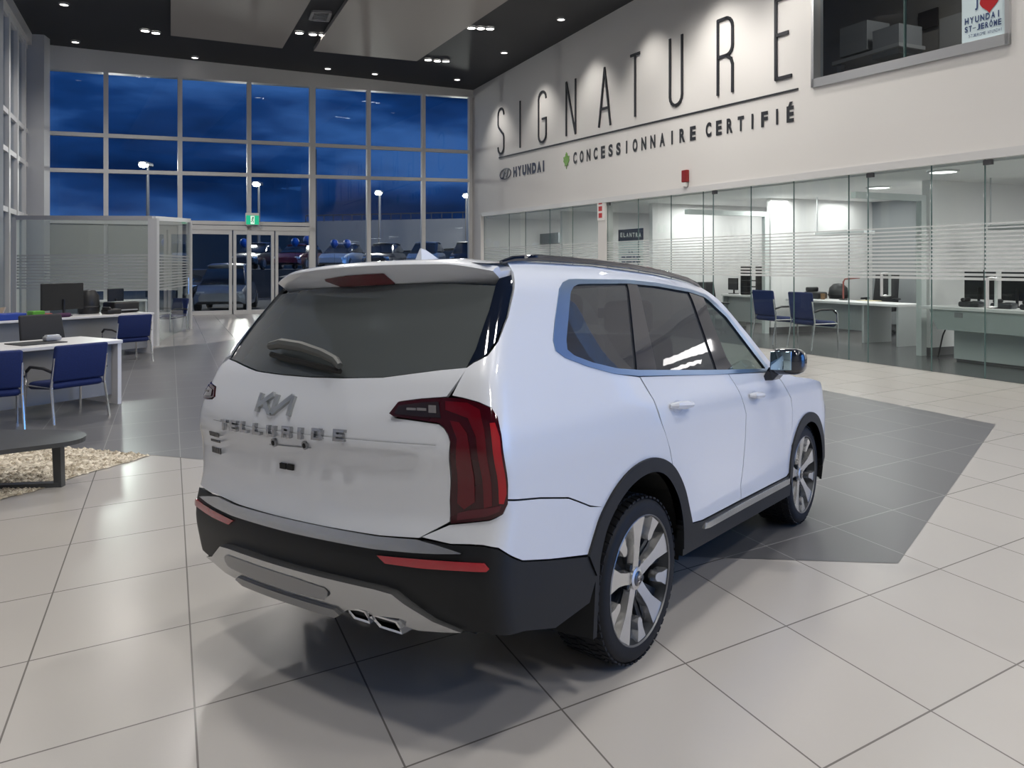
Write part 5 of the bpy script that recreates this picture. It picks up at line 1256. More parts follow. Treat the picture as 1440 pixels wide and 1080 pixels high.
b = MB(); b.tube([(1.50 + .10 * math.sin(2 * PI * k / 20) * .5, .40 + .19 * math.cos(2 * PI * k / 20), 1.08 + .18 * math.sin(2 * PI * k / 20)) for k in range(20)], .016, 8, close=True); b.beam((1.50, .22, 1.08), (1.50, .58, 1.08), .03, .04); sbuild(b, 'steering_wheel', M_INT, dsh)
b = MB(); b.rbox((1.36, 0, 1.55), (.02, .24, .07), .02, 3); sbuild(b, 'rear_view_mirror', M_INT, car)

# ---- wheels
def wheel(x, sg_, r, zoff=0.0):
    """sg_ = -1 right side. outer face at |y| = .915"""
    t_ = bpy.data.objects.new('wheel', None); COL.objects.link(t_); t_.parent = car; t_.location = (x, sg_ * .785, r); t_.empty_display_size = .1
    k = r / .368; hw = .13; s = sg_
    prof = [(.288 * k, -hw), (.33 * k, -hw - .004), (.352 * k, -hw + .008), (.364 * k, -hw + .03), (.368 * k, -.05), (.368 * k, .05), (.364 * k, hw - .03), (.352 * k, hw - .008), (.33 * k, hw + .004), (.288 * k, hw)]
    ty = MB().lathe([(a, b_ * s) for a, b_ in prof], axis='y', n=56)
    tyre = ty.build('tyre', M_TYRE, t_, True)
    tr_ = MB()
    for i in range(56):
        a = 2 * PI * i / 56
        for j, (y0, y1, da) in enumerate(((-.118, -.075, .03), (-.066, -.024, -.02), (-.015, .026, .02), (.034, .074, -.02), (.082, .120, .03))):
            aa = a + (.056 if j % 2 else 0); hw_ = .036; r0, r1 = .360 * k, .3725 * k
            if j in (0, 4): r1 = .3685 * k
            q = lambda an, rad, y: (rad * math.cos(an), y * s, rad * math.sin(an))
            lo = [q(aa - hw_, r0, y0), q(aa + hw_, r0, y0), q(aa + hw_ + da, r0, y1), q(aa - hw_ + da, r0, y1)]; hi = [q(aa - hw_, r1, y0), q(aa + hw_, r1, y0), q(aa + hw_ + da, r1, y1), q(aa - hw_ + da, r1, y1)]; tr_.hexa(lo, hi)
    tr_.build('tread_blocks', M_TYRE, tyre)
    R = .288 * k
    MB().lathe([(R, hw * s), (R * .985, (hw - .012) * s), (R * .94, (hw - .03) * s), (R * .90, .01 * s), (R * .55, -.01 * s), (0, -.01 * s)], axis='y', n=40).build('rim_barrel', M_RIMD, t_, True)
    MB().lathe([(R * 1.005, (hw + .002) * s), (R * .99, (hw + .004) * s), (R * .975, (hw - .002) * s)], axis='y', n=48).build('rim_lip', mat('rim_edge_grey', (.16, .165, .175, 1), .35, .6), t_, True)
    def spoke(ang_, prof_, y1, y0, m, name):
        """prof_: list of (radius, half width) -> extruded blade"""
        b = MB(); L_ = [(a * R, -w * R) for a, w in prof_] + [(a * R, w * R) for a, w in prof_[::-1]]; n = len(L_); ca, sa = math.cos(ang_), math.sin(ang_)
        f = lambda p, y: (p[0] * ca - p[1] * sa, y * s, p[0] * sa + p[1] * ca)
        yy = lambda p: y1 - .030 * (1 - min(1, abs(p[0]) / R)) ** 1.0
        fr_ = [f(p, yy(p)) for p in L_]; bk_ = [f((p[0], p[1] * 1.25), y0) for p in L_]
        b.add(fr_ + bk_, [tuple(range(n)), tuple(range(2 * n - 1, n - 1, -1))] + [(i, (i + 1) % n, n + (i + 1) % n, n + i) for i in range(n)]); o_ = b.build(name, m, t_)
        return o_
    for i in range(5):
        a = PI / 2 + 2 * PI * i / 5 + .05
        sp_ = spoke(a, [(.10, .080), (.22, .092), (.40, .088), (.62, .102), (.80, .150), (.965, .195)], hw - .004, hw - .055, M_RIMS, 'spoke')
        a2 = a + PI / 5
        spoke(a2, [(.62, .025), (.68, .070), (.80, .078), (.965, .130)], hw - .004, hw - .055, M_RIMS, 'rim_block')
        for da in (-.20, .20):
            spoke(a + da + (.13 if da > 0 else -.13), [(.25, .02), (.55, .04), (.95, .06)], hw - .045, hw - .075, M_RIMD, 'spoke_web')
    for i in range(5):
        a = PI / 2 + 2 * PI * (i + .5) / 5; MB().lathe([(0, .075 * s), (.016, .075 * s), (.016, .10 * s), (0, .104 * s)], c=(.068 * k * math.cos(a), 0, .068 * k * math.sin(a)), axis='y', n=10).build('wheel_bolt', M_RIMD, t_, True)
    hub_ = MB().lathe([(.052 * k, .06 * s), (.050 * k, .108 * s), (.038 * k, .112 * s), (0, .112 * s)], axis='y', n=24).build('centre_cap', M_RIMS, t_, True)
    MB().lathe([(.034 * k, .113 * s), (.030 * k, .116 * s), (0, .116 * s)], axis='y', n=20).build('cap_face', M_GLOSSB, hub_, True)
    b = MB()
    for dz, h_ in ((.010, .016), (-.012, .012)): b.box((0, .1175 * s, dz), (.020, .003, h_ * .5))
    b.build('cap_mark', M_CHROME, hub_)
    MB().lathe([(.24 * k, -.04 * s), (.24 * k, -.02 * s), (0, -.02 * s)], axis='y', n=30).build('brake_disc', mat('brake_steel', (.12, .12, .125, 1), .4, .8), t_, True)
    return t_
wheel(0.0, -1, .368); wheel(0.0, 1, .368); wheel(2.41, -1, .338); wheel(2.41, 1, .338)
# ================================================================== furniture
M_BLUE = noise_var(mat('blue_chair_fabric', (.005, .018, .105, 1), .75), 60, .25, .1)
M_ARM = mat('chair_armrest_black', (.012, .012, .014, 1), .4)
M_MESH = noise_var(mat('black_mesh_fabric', (.018, .018, .02, 1), .7), 90, .3)
M_DESKW = mat('white_desk_top', (.74, .73, .73, 1), .35)
M_DESKG = mat('grey_desk_panel', (.26, .265, .275, 1), .5)
M_DESKL = mat('pale_grey_desk_panel', (.48, .50, .50, 1), .45)
M_SCREEN = mat('dark_screen', (.006, .006, .008, 1), .15)

def visitor_chair():
    """local: faces +y, seat height .47"""
    r = thing('visitor_chair', 'blue chair', 'chair')
    def cur(p): return Vector((p.x, p.y, p.z - .12 * (p.x ** 2) + .05 * p.y ** 2))
    MB().rbox((0, .02, .46), (.52, .50, .10), .045, 3, lambda p: Vector((p.x, p.y, p.z - (.035 if p.y > .15 else 0) - .10 * p.x * p.x))).build('seat', M_BLUE, r, True)
    MB().rbox((0, -.25, .725), (.53, .06, .45), .028, 3, lambda p: Vector((p.x, p.y - .16 * p.z - .22 * (.0625 - p.x ** 2), p.z))).build('backrest', M_BLUE, r, True)
    for s in (-1, 1):
        MB().tube([(s * .27, .22, .64), (s * .275, .25, .60), (s * .28, .27, .0)], .013, 8).build('leg', M_STEEL, r, True)
        MB().tube([(s * .26, -.27, .80), (s * .265, -.22, .46), (s * .275, -.30, .0)], .013, 8).build('leg', M_STEEL, r, True)
        MB().tube([(s * .27, -.24, .63), (s * .285, -.12, .665), (s * .285, .14, .665), (s * .275, .24, .60)], .018, 8).build('armrest', M_ARM, r, True)
        MB().tube([(s * .265, -.24, .43), (s * .275, .26, .43)], .011, 6).build('seat_rail', M_STEEL, r, True)
    return r
def office_chair():
    r = thing('office_chair', 'black office chair', 'chair')
    MB().rbox((0, 0, .48), (.50, .50, .09), .04, 3).build('seat', M_MESH, r, True)
    MB().rbox((0, -.26, .86), (.50, .05, .60), .024, 3, lambda p: Vector((p.x * (1 - .25 * max(0, p.z)), p.y - .18 * p.z - .5 * (.0625 - p.x ** 2), p.z))).build('backrest', M_MESH, r, True)
    MB().tube([(0, -.33, .62), (0, -.26, .44), (0, 0, .42)], .025, 8).build('back_bracket', M_BLACK, r, True)
    MB().tube([(0, 0, .07), (0, 0, .44)], .03, 10).build('gas_column', M_STEEL, r, True)
    for k in range(5):
        a = 2 * PI * k / 5 + .3; l = MB().tube([(0, 0, .10), (.28 * math.cos(a), .28 * math.sin(a), .07)], [.028, .018], 8).build('base_arm', M_BLACK, r, True)
        MB().lathe([(0, -.02), (.03, -.02), (.03, .02), (0, .02)], c=(.28 * math.cos(a), .28 * math.sin(a), .03), axis='x', n=12).build('castor', M_BLACK, l, True)
    for s in (-1, 1):
        MB().tube([(s * .24, -.08, .46), (s * .31, -.06, .52), (s * .31, -.06, .66)], .016, 8).build('arm_post', M_BLACK, r, True)
        MB().rbox((s * .31, 0, .675), (.07, .27, .035), .015).build('armrest', M_ARM, r, True)
    return r
ang = lambda v: math.atan2(v[1], v[0]) - PI / 2      # rotation that turns +y towards v
FL = (-.854, .52)                                     # facing of the chairs at the left desks
vc = visitor_chair(); vc.scale = (1.18, 1.08, .93)
cA = (G(71, 597) + G(153, 584)) / 2 + Vector((FL[0], FL[1], 0)) * .28
place(vc, cA, ang(FL), 'navy blue visitor chair pulled up to the nearest white desk, right of its twin', 'blue visitor chairs at the left desks')
c2 = copy_tree(vc); place(c2, Vector((-5.70, 8.62, 0)), ang((-.62, .78)), 'navy blue visitor chair cut off by the left edge of the picture')
c3 = copy_tree(vc); place(c3, G(178, 511) + Vector((-.1, .22, 0)), ang((-.80, .6)), 'navy blue visitor chair at the second white desk from the front')
c4_ = copy_tree(vc); place(c4_, G(241, 466), ang((-.5, -.85)), 'blue visitor chair standing behind the glass cubicle door')
# chairs in the right office
c5_ = copy_tree(vc); c5_.scale = (1.28,) * 3
place(c5_, (G(1146.7, 495) + G(1131, 480) + G(1111, 488) + G(1190, 500)) / 4, ang((.80, .35)), 'blue visitor chair with black arms in front of the right office desk, nearer one', 'blue visitor chairs in the right office')
c6_ = copy_tree(vc); c6_.scale = (1.28,) * 3
place(c6_, G(1090, 482), ang((.80, .35)), 'blue visitor chair in front of the right office desk, left and farther one of two', 'blue visitor chairs in the right office')
oc = office_chair(); oc.scale = (1.25, 1.1, .95)
place(oc, Vector((-6.30, 10.95, 0)), ang((.854, -.52)), 'black mesh office chair behind the nearest white desk at left')
o2 = copy_tree(oc); o2.scale = (1.3, 1.3, 1.36); place(o2, G(1238, 470), ang((-.7, -.6)), 'black office chair behind the desk in the right office')
o3 = copy_tree(oc); o3.scale = (1.15,) * 3; place(o3, G(1004, 468), ang((.4, -.9)), 'black office chair in the middle office with the green tinted glass')

def desk(label, A, D_, length, depth, h, top=.045, panel=M_DESKG, loc_dir=None):
    """A: ground point under one front corner, D_: along the front edge, depth to the left of D_"""
    r = thing('desk', label, 'desk', (A.x, A.y, 0), math.atan2(D_[1], D_[0]))
    MB().rbox((length / 2, depth / 2, h - top / 2), (length, depth, top), .008, 2).build('desk_top', M_DESKW, r)
    for x in (.03, length - .03): MB().box((x, depth / 2, (h - top) / 2), (.05, depth * .94, h - top)).build('side_panel', M_DESKW, r)
    MB().box((length / 2, .16, .12 + (h - top - .12) / 2), (length - .12, .03, h - top - .12)).build('front_panel', panel, r)
    return r
DL = Vector((.52, .854, 0)); 
A1 = G(173, 568); A1d = A1 - DL * 3.6
desk('long white desk with grey front panel nearest the camera at left', A1d, DL, 3.6, .95, .83)
A2 = G(217, 497); desk('second white desk from the front at left, carrying binders and black monitors', A2 - DL * 3.3, DL, 3.3, .95, .83, panel=mat('mid_grey_desk_panel', (.22, .225, .235, 1), .5))
A3 = G(202, 462); desk('small pale desk inside the glass cubicle at left', A3 - Vector((.9, .44, 0)) * 1.5, Vector((.9, .44, 0)), 1.6, .7, .80, panel=M_DESKL)
UPL = Vector((-DL.y, DL.x, 0))
def on(A, a, dpt, z=.83): return Vector((A.x, A.y, 0)) + DL * a + UPL * dpt + Vector((0, 0, z))
rzL = math.atan2(DL.y, DL.x)
# things on the nearest desk
def simple(name, label, cat, mb, m, loc, rz=0, group=None, smooth=False):
    o = mb.build(name, m, None, smooth); o.location = loc; o.rotation_euler = (0, 0, rz); return tag(o, label, cat, group)
simple('desk_pad', 'black desk pad lying near the right end of the nearest white desk', 'desk pad', MB().rbox((0, 0, .006), (.55, .40, .012), .004), M_BLACK, on(A1, -.85, .45), rzL)
pk = thing('stapler', 'small pale grey gadget on the black desk pad of the nearest desk', 'stapler', on(A1, -.62, .52, .842), rzL); MB().rbox((0, 0, .03), (.20, .10, .06), .02).build('body', mat('gadget_grey', (.35, .35, .36, 1), .4), pk, True); MB().rbox((0, 0, .065), (.16, .07, .02), .008).build('top_plate', M_ALU2, pk, True)
kb = thing('keyboard', 'black keyboard on the nearest white desk at the left edge', 'keyboard', on(A1, -2.3, .5), rzL); MB().rbox((0, 0, .012), (.48, .17, .024), .006).build('case', M_BLACK, kb)
b = MB()
for i in range(12):
    for j in range(4): b.box((-.205 + i * .037, -.055 + j * .036, .027), (.03, .03, .008))
b.build('keys', mat('key_grey', (.03, .03, .032, 1), .5), kb)
simple('paper_sheet', 'white sheet of paper at the left end of the nearest desk', 'paper', MB().box((0, 0, .003), (.21, .30, .004)), mat('paper_white', (.8, .8, .78, 1), .7), on(A1, -2.75, .25), rzL + .4)
# monitors
def monitor(label, loc, rz, w=.62, h=.38, lift=.14):
    r = thing('monitor', label, 'monitor', loc, rz)
    MB().rbox((0, 0, lift + h / 2), (w, .04, h), .012).build('casing', M_BLACK, r)
    MB().box((0, .021, lift + h / 2), (w * .94, .004, h * .9)).build('screen', M_SCREEN, r)
    MB().tube([(0, -.03, .01), (0, -.03, lift + h * .4)], .025, 8).build('stand', M_BLACK, r)
    MB().rbox((0, -.02, .012), (.26, .18, .022), .008).build('foot', M_BLACK, r)
    return r
monitor('large black monitor seen from behind on the second desk at left', on(A2, -1.62, .42), rzL + .25 , .95, .50, .12)
monitor('small black monitor behind the cubicle glass at left', on(A2, .05, 1.9, .83) + Vector((.1, .4, -.02)), rzL - .2, .34, .36, .1)
lp = thing('desk_phone', 'black office telephone on the second desk at left', 'telephone', on(A2, -.74, .28), rzL); MB().rbox((0, 0, .05), (.30, .24, .10), .03).build('base', M_BLACK, lp, True); MB().rbox((-.1, 0, .115), (.06, .24, .05), .02).build('handset', M_ARM, lp, True)
pr = thing('printer', 'squat black printer beside the telephone on the second desk', 'printer', on(A2, -.32, .62), rzL); MB().rbox((0, 0, .11), (.55, .42, .22), .04).build('body', M_BLACK, pr, True); MB().box((0, -.2, .06), (.4, .1, .02)).build('paper_tray', mat('tray_grey', (.4, .41, .41, 1), .5), pr)
hs = thing('desk_speaker', 'round black speaker rising behind the big monitor on the second desk', 'speaker', on(A2, -.92, .75), rzL); MB().lathe([(0, .0), (.18, .0), (.20, .05), (.19, .36), (.12, .46), (0, .48)], n=18).build('housing', M_BLACK, hs, True); MB().lathe([(.205, .12), (.212, .14), (.205, .16)], n=18).build('band', M_ARM, hs, True)
for i, (dx, hgt, cl, lb) in enumerate(((0, .30, (.62, .42, .18), 'tan folder leaning at the left end of the second desk'), (.10, .26, (.75, .72, .66), 'white folder standing beside the tan folder on the second desk'), (.22, .22, (.60, .50, .40), 'beige folder standing right of the white folder on the second desk'))):
    simple('folder', lb, 'folder', MB().add([(-.012, -.1, 0), (.012, -.1, 0), (.012, .1, 0), (-.012, .1, 0), (.05, -.12, hgt), (.074, -.12, hgt), (.074, .1, hgt * .9), (.05, .1, hgt * .9)], [(3, 2, 1, 0), (4, 5, 6, 7), (0, 1, 5, 4), (1, 2, 6, 5), (2, 3, 7, 6), (3, 0, 4, 7)]), mat('folder_%d' % i, (*cl, 1), .7), on(A2, -2.92 + dx, .52), rzL, 'folders on the second desk')
simple('storage_box', 'blue storage tray at the left end of the second desk', 'tray', MB().rbox((0, 0, .06), (.5, .3, .12), .02), mat('tray_blue', (.02, .06, .35, 1), .4), on(A2, -2.72, .17), rzL)
simple('pencil_case', 'dark purple pouch in front of the blue tray', 'pouch', MB().rbox((0, 0, .04), (.26, .12, .08), .035), mat('pouch_purple', (.06, .012, .06, 1), .6), on(A2, -1.80, .08), rzL, None, True)
simple('green_box', 'bright green box beside the monitor on the second desk', 'box', MB().rbox((0, 0, .07), (.22, .2, .14), .02), mat('box_green', (.10, .34, .03, 1), .5), on(A2, -2.24, .16), rzL)
simple('red_box', 'small red box right of the green box on the second desk at left', 'box', MB().rbox((0, 0, .04), (.14, .1, .08), .02), mat('box_red', (.45, .09, .07, 1), .5), on(A2, -1.98, .26, .83), rzL)
# low dark table
tb = thing('low_table', 'low dark grey oval table at the left edge over the pebble bed', 'table', (0, 0, 0))
lg = G(86, 686); zt = EYE - (617 - HOR) / F * lg.y
top_pts = [(123, 613), (118, 607), (95, 604.5), (40, 603.5), (-40, 605), (-150, 616), (-190, 640), (-150, 655), (-40, 640), (0, 633), (60, 626), (105, 620)]
pp = [G(x, y, zt) for x, y in top_pts]
# smooth outline
def chaikin(p, n=2):
    for _ in range(n): p = [v for i in range(len(p)) for v in (p[i] * .75 + p[(i + 1) % len(p)] * .25, p[i] * .25 + p[(i + 1) % len(p)] * .75)]
    return p
pp = chaikin(pp); b = MB(); n = len(pp)
b.add([(q.x, q.y, zt) for q in pp] + [(q.x, q.y, zt - .035) for q in pp], [tuple(range(n)), tuple(range(2 * n - 1, n - 1, -1))] + [(i, n + i, n + (i + 1) % n, (i + 1) % n) for i in range(n)])
M_TAB = mat('dark_grey_table', (.055, .058, .062, 1), .35)
b.build('table_top', M_TAB, tb)
for px, py in ((84, 684), (-60, 706), (-30, 640)):
    g_ = G(px, py); MB().hexa([(g_.x - .03, g_.y - .03, 0), (g_.x + .03, g_.y - .03, 0), (g_.x + .03, g_.y + .03, 0), (g_.x - .03, g_.y + .03, 0)], [(g_.x - .05, g_.y - .03, zt - .03), (g_.x + .02, g_.y - .03, zt - .03), (g_.x + .02, g_.y + .03, zt - .03), (g_.x - .05, g_.y + .03, zt - .03)]).build('leg', M_TAB, tb)
g0, g1 = G(84, 684), G(-60, 690); MB().beam((g0.x, g0.y, .02), (g1.x, g1.y, .02), .07, .035).build('floor_bar', M_TAB, tb)

# ------------------------------------------------------------------ right office furniture
def slab4(name, m, parent, p, z0, z1):
    b = MB(); b.hexa([(q.x, q.y, z0) for q in p], [(q.x, q.y, z1) for q in p]); return b.build(name, m, parent)
# desk in the middle-right office, behind the blue chairs
dk = thing('desk', 'white topped desk with black phones in the right office behind the blue chairs', 'desk', (0, 0, 0))
hD = .92
q0 = G(1262, 488); a_ = RU(q0.x, q0.y)
du0, dv0 = a_
dq = lambda u, v: RP(u, v, 0)
dl = 3.4; dw = .95
slab4('desk_top', M_DESKW, dk, [dq(du0 + dl, dv0), dq(du0, dv0), dq(du0, dv0 + dw), dq(du0 + dl, dv0 + dw)], hD - .05, hD)
slab4('side_panel', M_DESKL, dk, [dq(du0 + .06, dv0 + .04), dq(du0 + .01, dv0 + .04), dq(du0 + .01, dv0 + dw - .04), dq(du0 + .06, dv0 + dw - .04)], 0, hD - .05)
slab4('side_panel', M_DESKL, dk, [dq(du0 + 1.0, dv0 + .04), dq(du0 + .94, dv0 + .04), dq(du0 + .94, dv0 + dw - .04), dq(du0 + 1.0, dv0 + dw - .04)], 0, hD - .05)
slab4('front_panel', M_DESKL, dk, [dq(du0 + dl, dv0 + .3), dq(du0 + 1.0, dv0 + .3), dq(du0 + 1.0, dv0 + .33), dq(du0 + dl, dv0 + .33)], .25, hD - .05)
rzR = math.atan2(-RE.y, -RE.x)
def onR(px, py, z): 
    p = G(px, py, z); return p
bag = thing('desk_phone', 'black telephone with a raised handset on the right office desk', 'telephone', onR(1151, 420, hD) + RN * -.1, rzR); MB().rbox((0, 0, .092), (.50, .36, .18), .05).build('base', M_BLACK, bag, True); MB().rbox((-.12, 0, .24), (.12, .36, .12), .035).build('handset', M_ARM, bag, True)
monitor('black monitor seen edge on at the left of the right office desk', onR(1146, 417, hD), rzR + 1.0, .56, .50, .16)
sp_ = thing('desk_speaker', 'round black desk speaker right of the monitor in the right office', 'speaker', onR(1179, 420, hD), rzR); MB().lathe([(0, 0), (.22, 0), (.25, .1), (.22, .28), (.12, .38), (0, .4)], n=16).build('housing', M_BLACK, sp_, True); MB().lathe([(.255, .08), (.262, .1), (.255, .12)], n=16).build('band', M_ARM, sp_, True)
cp_ = thing('mug', 'brown mug beside the black phone on the right office desk', 'mug', onR(1157, 421, hD)); MB().lathe([(0, 0), (.05, 0), (.055, .15), (.047, .15), (.043, .01), (0, .01)], n=14).build('body', mat('mug_brown', (.16, .09, .04, 1), .5), cp_, True); MB().tube([(.05, 0, .12), (.09, 0, .11), (.09, 0, .05), (.05, 0, .04)], .009, 6).build('handle', mat('mug_brown', (.16, .09, .04, 1), .5), cp_, True)
lmp = thing('desk_lamp', 'slim desk lamp with reddish arm on the right office desk', 'lamp', onR(1186, 422, hD), rzR); MB().lathe([(0, 0), (.1, 0), (.1, .02), (0, .03)], n=14).build('base', M_BLACK, lmp, True); MB().tube([(0, 0, .02), (0, 0, .45), (.05, 0, .52), (.5, 0, .56)], .02, 8).build('arm', mat('lamp_arm_red', (.24, .07, .06, 1), .4), lmp, True)
simple('papers', 'yellow and white papers lying on the right office desk', 'papers', MB().box((0, 0, .004), (.5, .3, .006)).box((.1, .03, .009), (.3, .21, .004), .3), mat('paper_yellow', (.72, .63, .38, 1), .7), onR(1222, 423, hD), rzR)
# white ped under the first desk section
# right-most desk
d2 = thing('desk', 'grey fronted desk with a raised drawer box in the office at the right edge', 'desk', (0, 0, 0))
q1 = G(1345, 508); u1_, v1_ = RU(q1.x, q1.y); hB = 1.02
lo_ = [dq(u1_ + .05, v1_), dq(u1_ - 1.35, v1_), dq(u1_ - 1.35, v1_ + .7), dq(u1_ + .05, v1_ + .7)]
slab4('pedestal', mat('pale_green_grey_panel', (.50, .54, .53, 1), .45), d2, lo_, .05, .62)
slab4('plinth', M_BASEB, d2, [dq(u1_ + .02, v1_ + .03), dq(u1_ - 1.3, v1_ + .03), dq(u1_ - 1.3, v1_ + .65), dq(u1_ + .02, v1_ + .65)], 0, .05)
b = MB(); f4 = lambda s, z: [dq(u1_ + .25 + s, v1_ - .35) + Vector((0, 0, z)), dq(u1_ - 3.2, v1_ - .35) + Vector((0, 0, z)), dq(u1_ - 3.2, v1_ + .75) + Vector((0, 0, z)), dq(u1_ + .25 + s, v1_ + .75) + Vector((0, 0, z))]
b.hexa(f4(-.12, .60), f4(.05, hB - .05)); b.build('drawer_box', mat('grey_green_front', (.38, .42, .41, 1), .45), d2)
slab4('desk_top', M_DESKW, d2, [dq(u1_ + .5, v1_ - .38), dq(u1_ - 3.2, v1_ - .38), dq(u1_ - 3.2, v1_ + .85), dq(u1_ + .5, v1_ + .85)], hB - .05, hB)
b = MB(); p0 = dq(u1_ + .03, v1_ - .36); b.hexa([p0 + RE * -.26 + Vector((0, 0, .84)), p0 + RE * -.42 + Vector((0, 0, .84)), p0 + RE * -.42 + RN * .02 + Vector((0, 0, .84)), p0 + RE * -.26 + RN * .02 + Vector((0, 0, .84))], [p0 + RE * -.26 + Vector((0, 0, .93)), p0 + RE * -.42 + Vector((0, 0, .93)), p0 + RE * -.42 + RN * .02 + Vector((0, 0, .93)), p0 + RE * -.26 + RN * .02 + Vector((0, 0, .93))])
b.build('lock_plate', M_DESKG, d2)
cd = MB(); pc = dq(u1_ + .28, v1_ + .1); cd.tube([pc + Vector((0, 0, .62)), pc + RE * .08 + Vector((0, 0, .45)), pc + RE * .14 + Vector((0, 0, .2)), pc + RE * .18 + Vector((0, 0, .02))], .014, 6)
tag(cd.build('power_cord', M_BLACK), 'black cord hanging from the right edge office desk to the floor', 'cord')
pm = [(1378, 404, 'black monitor on the right edge office desk, left one of the pair'), (1432, 404, 'black monitor on the right edge office desk, cut by the picture edge')]
for px, py, lb in pm:
    p = RV(px, py, v1_ + .65); monitor(lb, Vector((p.x, p.y, hB)), rzR, .62, .56, .12)
for px, py, lb in ((1366, 425, 'black telephone left of the handle on the right edge office desk'), (1412, 429, 'black telephone right of the door handle on the right edge office desk'), (1440, 431, 'black telephone at the picture edge on the right office desk')):
    p = RV(px + (14 if px > 1430 else 0), py, v1_ + .12); p = Vector((p.x, p.y, hB)); t_ = thing('desk_phone', lb, 'telephone', p, rzR + .2, 'telephones on the right edge desk'); MB().rbox((0, 0, .05), (.36, .28, .10), .035).build('base', mat('phone_dark', (.03, .032, .036, 1), .3), t_, True); MB().rbox((-.1, 0, .13), (.08, .27, .07), .03).build('handset', M_BLACK, t_, True); MB().box((.08, .04, .105), (.12, .1, .01)).build('keypad', mat('keypad_grey', (.16, .16, .17, 1), .4), t_)
# hanging shelves on the cross walls
def hang_shelf(label, px0, px1, py, v, ztop_px, rods):
    p0, p1 = RV(px0, py, v), RV(px1, py, v); z = (p0.z + p1.z) / 2
    r = thing('hanging_shelf', label, 'shelf', (0, 0, 0), 0, 'shelves hung on rods in the offices')
    b = MB(); slab(b, p0, p1, RN, z - .06, z + .02, z - .06, z + .02, .35); b.build('board', mat('shelf_grey', (.40, .42, .42, 1), .5), r)
    for px in rods:
        p = RV(px, py, v + .1); MB().tube([(p.x, p.y, z), (p.x, p.y, zc_(RU(p.x, p.y)[0]))], .016, 6).build('rod', M_ALU2, r)
    return r
hang_shelf('pale shelf hung on a rod above the blue chairs in the right office', 1146, 1215, 327, 3.4, 260, (1149,))
hang_shelf('pale shelf hung on a rod above the monitors at the right picture edge', 1389, 1470, 317, 2.6, 235, (1393, 1462))
# cabinet on the wall in the far-left office, and poster stand
p0, p1 = RV(741, 335, 3.0), RV(785, 335, 3.0)
b = MB(); slab(b, p0, p1, RN, RV(760, 343, 3).z, RV(760, 329, 3).z, RV(760, 343, 3).z, RV(760, 329, 3).z, .4); tag(b.build('wall_cabinet', mat('cabinet_grey', (.24, .26, .27, 1), .5)), 'flat grey wall cabinet in the farthest glazed office', 'cabinet')
ps = thing('poster', 'tall pale poster with navy ELANTRA header hung behind the office glass', 'poster', (0, 0, 0))
def pslab(name, x0, x1, yt, yb, v, m, th=.02):
    a, c = RV(x0, yb, v), RV(x1, yb, v); z0 = RV((x0 + x1) / 2, yb, v).z; z1 = RV((x0 + x1) / 2, yt, v).z; b = MB(); slab(b, a, c, RN, z0, z1, z0, z1, th); return b.build(name, m, ps)
pslab('sheet', 869.5, 904, 324, 378, .30, mat('poster_pale', (.70, .75, .76, 1), .5)); pslab('header', 869.5, 904, 322, 338, .27, mat('poster_header', (.008, .014, .05, 1), .4))
def ptext(s, x0, x1, yb, hpx, m, v=.25, bold=.12):
    b = MB(); a, c = RV(x0, yb, v), RV(x1, yb, v); h = hpx / F * a.y; n = len(s); wf = .68; st = 1 / (n - 1 + wf) if n > 1 else 1
    for i, ch in enumerate(s):
        if ch == ' ': continue
        vs_, fs = text_mesh(ch, .03)
        b.add([(a + (c - a) * min(1, (i + x * wf) * st)) + Vector((0, 0, y * h)) for x, y in vs_], fs)
    b.build('lettering', m, ps, fix=False)
ptext('ELANTRA', 872.5, 901.5, 333.5, 6.2, mat('poster_white', (.75, .76, .77, 1), .5))
ptext('LA', 884, 890, 356, 4.6, mat('poster_ink', (.03, .05, .10, 1), .5))
for y in (360.5, 367.5):
    for x0, x1 in ((874, 879), (880.5, 888), (889.5, 893), (894.5, 900)): pslab('print_line', x0, x1, y, y + 2.6, .27, MATS['poster_ink'], .01)
# small clutter in the middle office
mo = thing('desk', 'white desk in the middle office with papers and a black rack', 'desk', (0, 0, 0))
ua_, va_ = 22.0, 2.9
slab4('desk_top', M_DESKW, mo, [dq(ua_ + 1.8, va_), dq(ua_, va_), dq(ua_, va_ + .9), dq(ua_ + 1.8, va_ + .9)], .90, .95)
for u_ in (ua_ + .03, ua_ + 1.72): slab4('side_panel', M_DESKL, mo, [dq(u_ + .05, va_ + .03), dq(u_, va_ + .03), dq(u_, va_ + .85), dq(u_ + .05, va_ + .85)], 0, .90)
slab4('front_panel', M_DESKL, mo, [dq(ua_ + 1.72, va_ + .2), dq(ua_ + .08, va_ + .2), dq(ua_ + .08, va_ + .23), dq(ua_ + 1.72, va_ + .23)], .2, .90)
p = RV(1059, 409, va_ + .4); rk = thing('paper_rack', 'black paper rack standing on the middle office desk', 'rack', Vector((p.x, p.y, .95)), rzR)
for k in range(5): MB().box((0, 0, .06 + k * .17), (.62, .34, .025)).build('shelf', M_BLACK, rk)
for s in (-1, 1): MB().box((s * .31, 0, .40), (.025, .34, .80)).build('side', M_BLACK, rk)
p = RV(1031, 409, va_ + .35); monitor('pale backed monitor beside the black rack in the middle office', Vector((p.x, p.y, .95)), rzR + PI, .42, .34, .12)
lt = RV(968, 409, .9); bt = thing('bottle', 'small black bottle standing in the office seen over the car roof', 'bottle', Vector((lt.x, lt.y, 0)))
MB().box((0, 0, .55), (.5, .5, 1.1)).build('pillar', M_DESKW, bt) if False else None
bpy.data.objects.remove(bt)

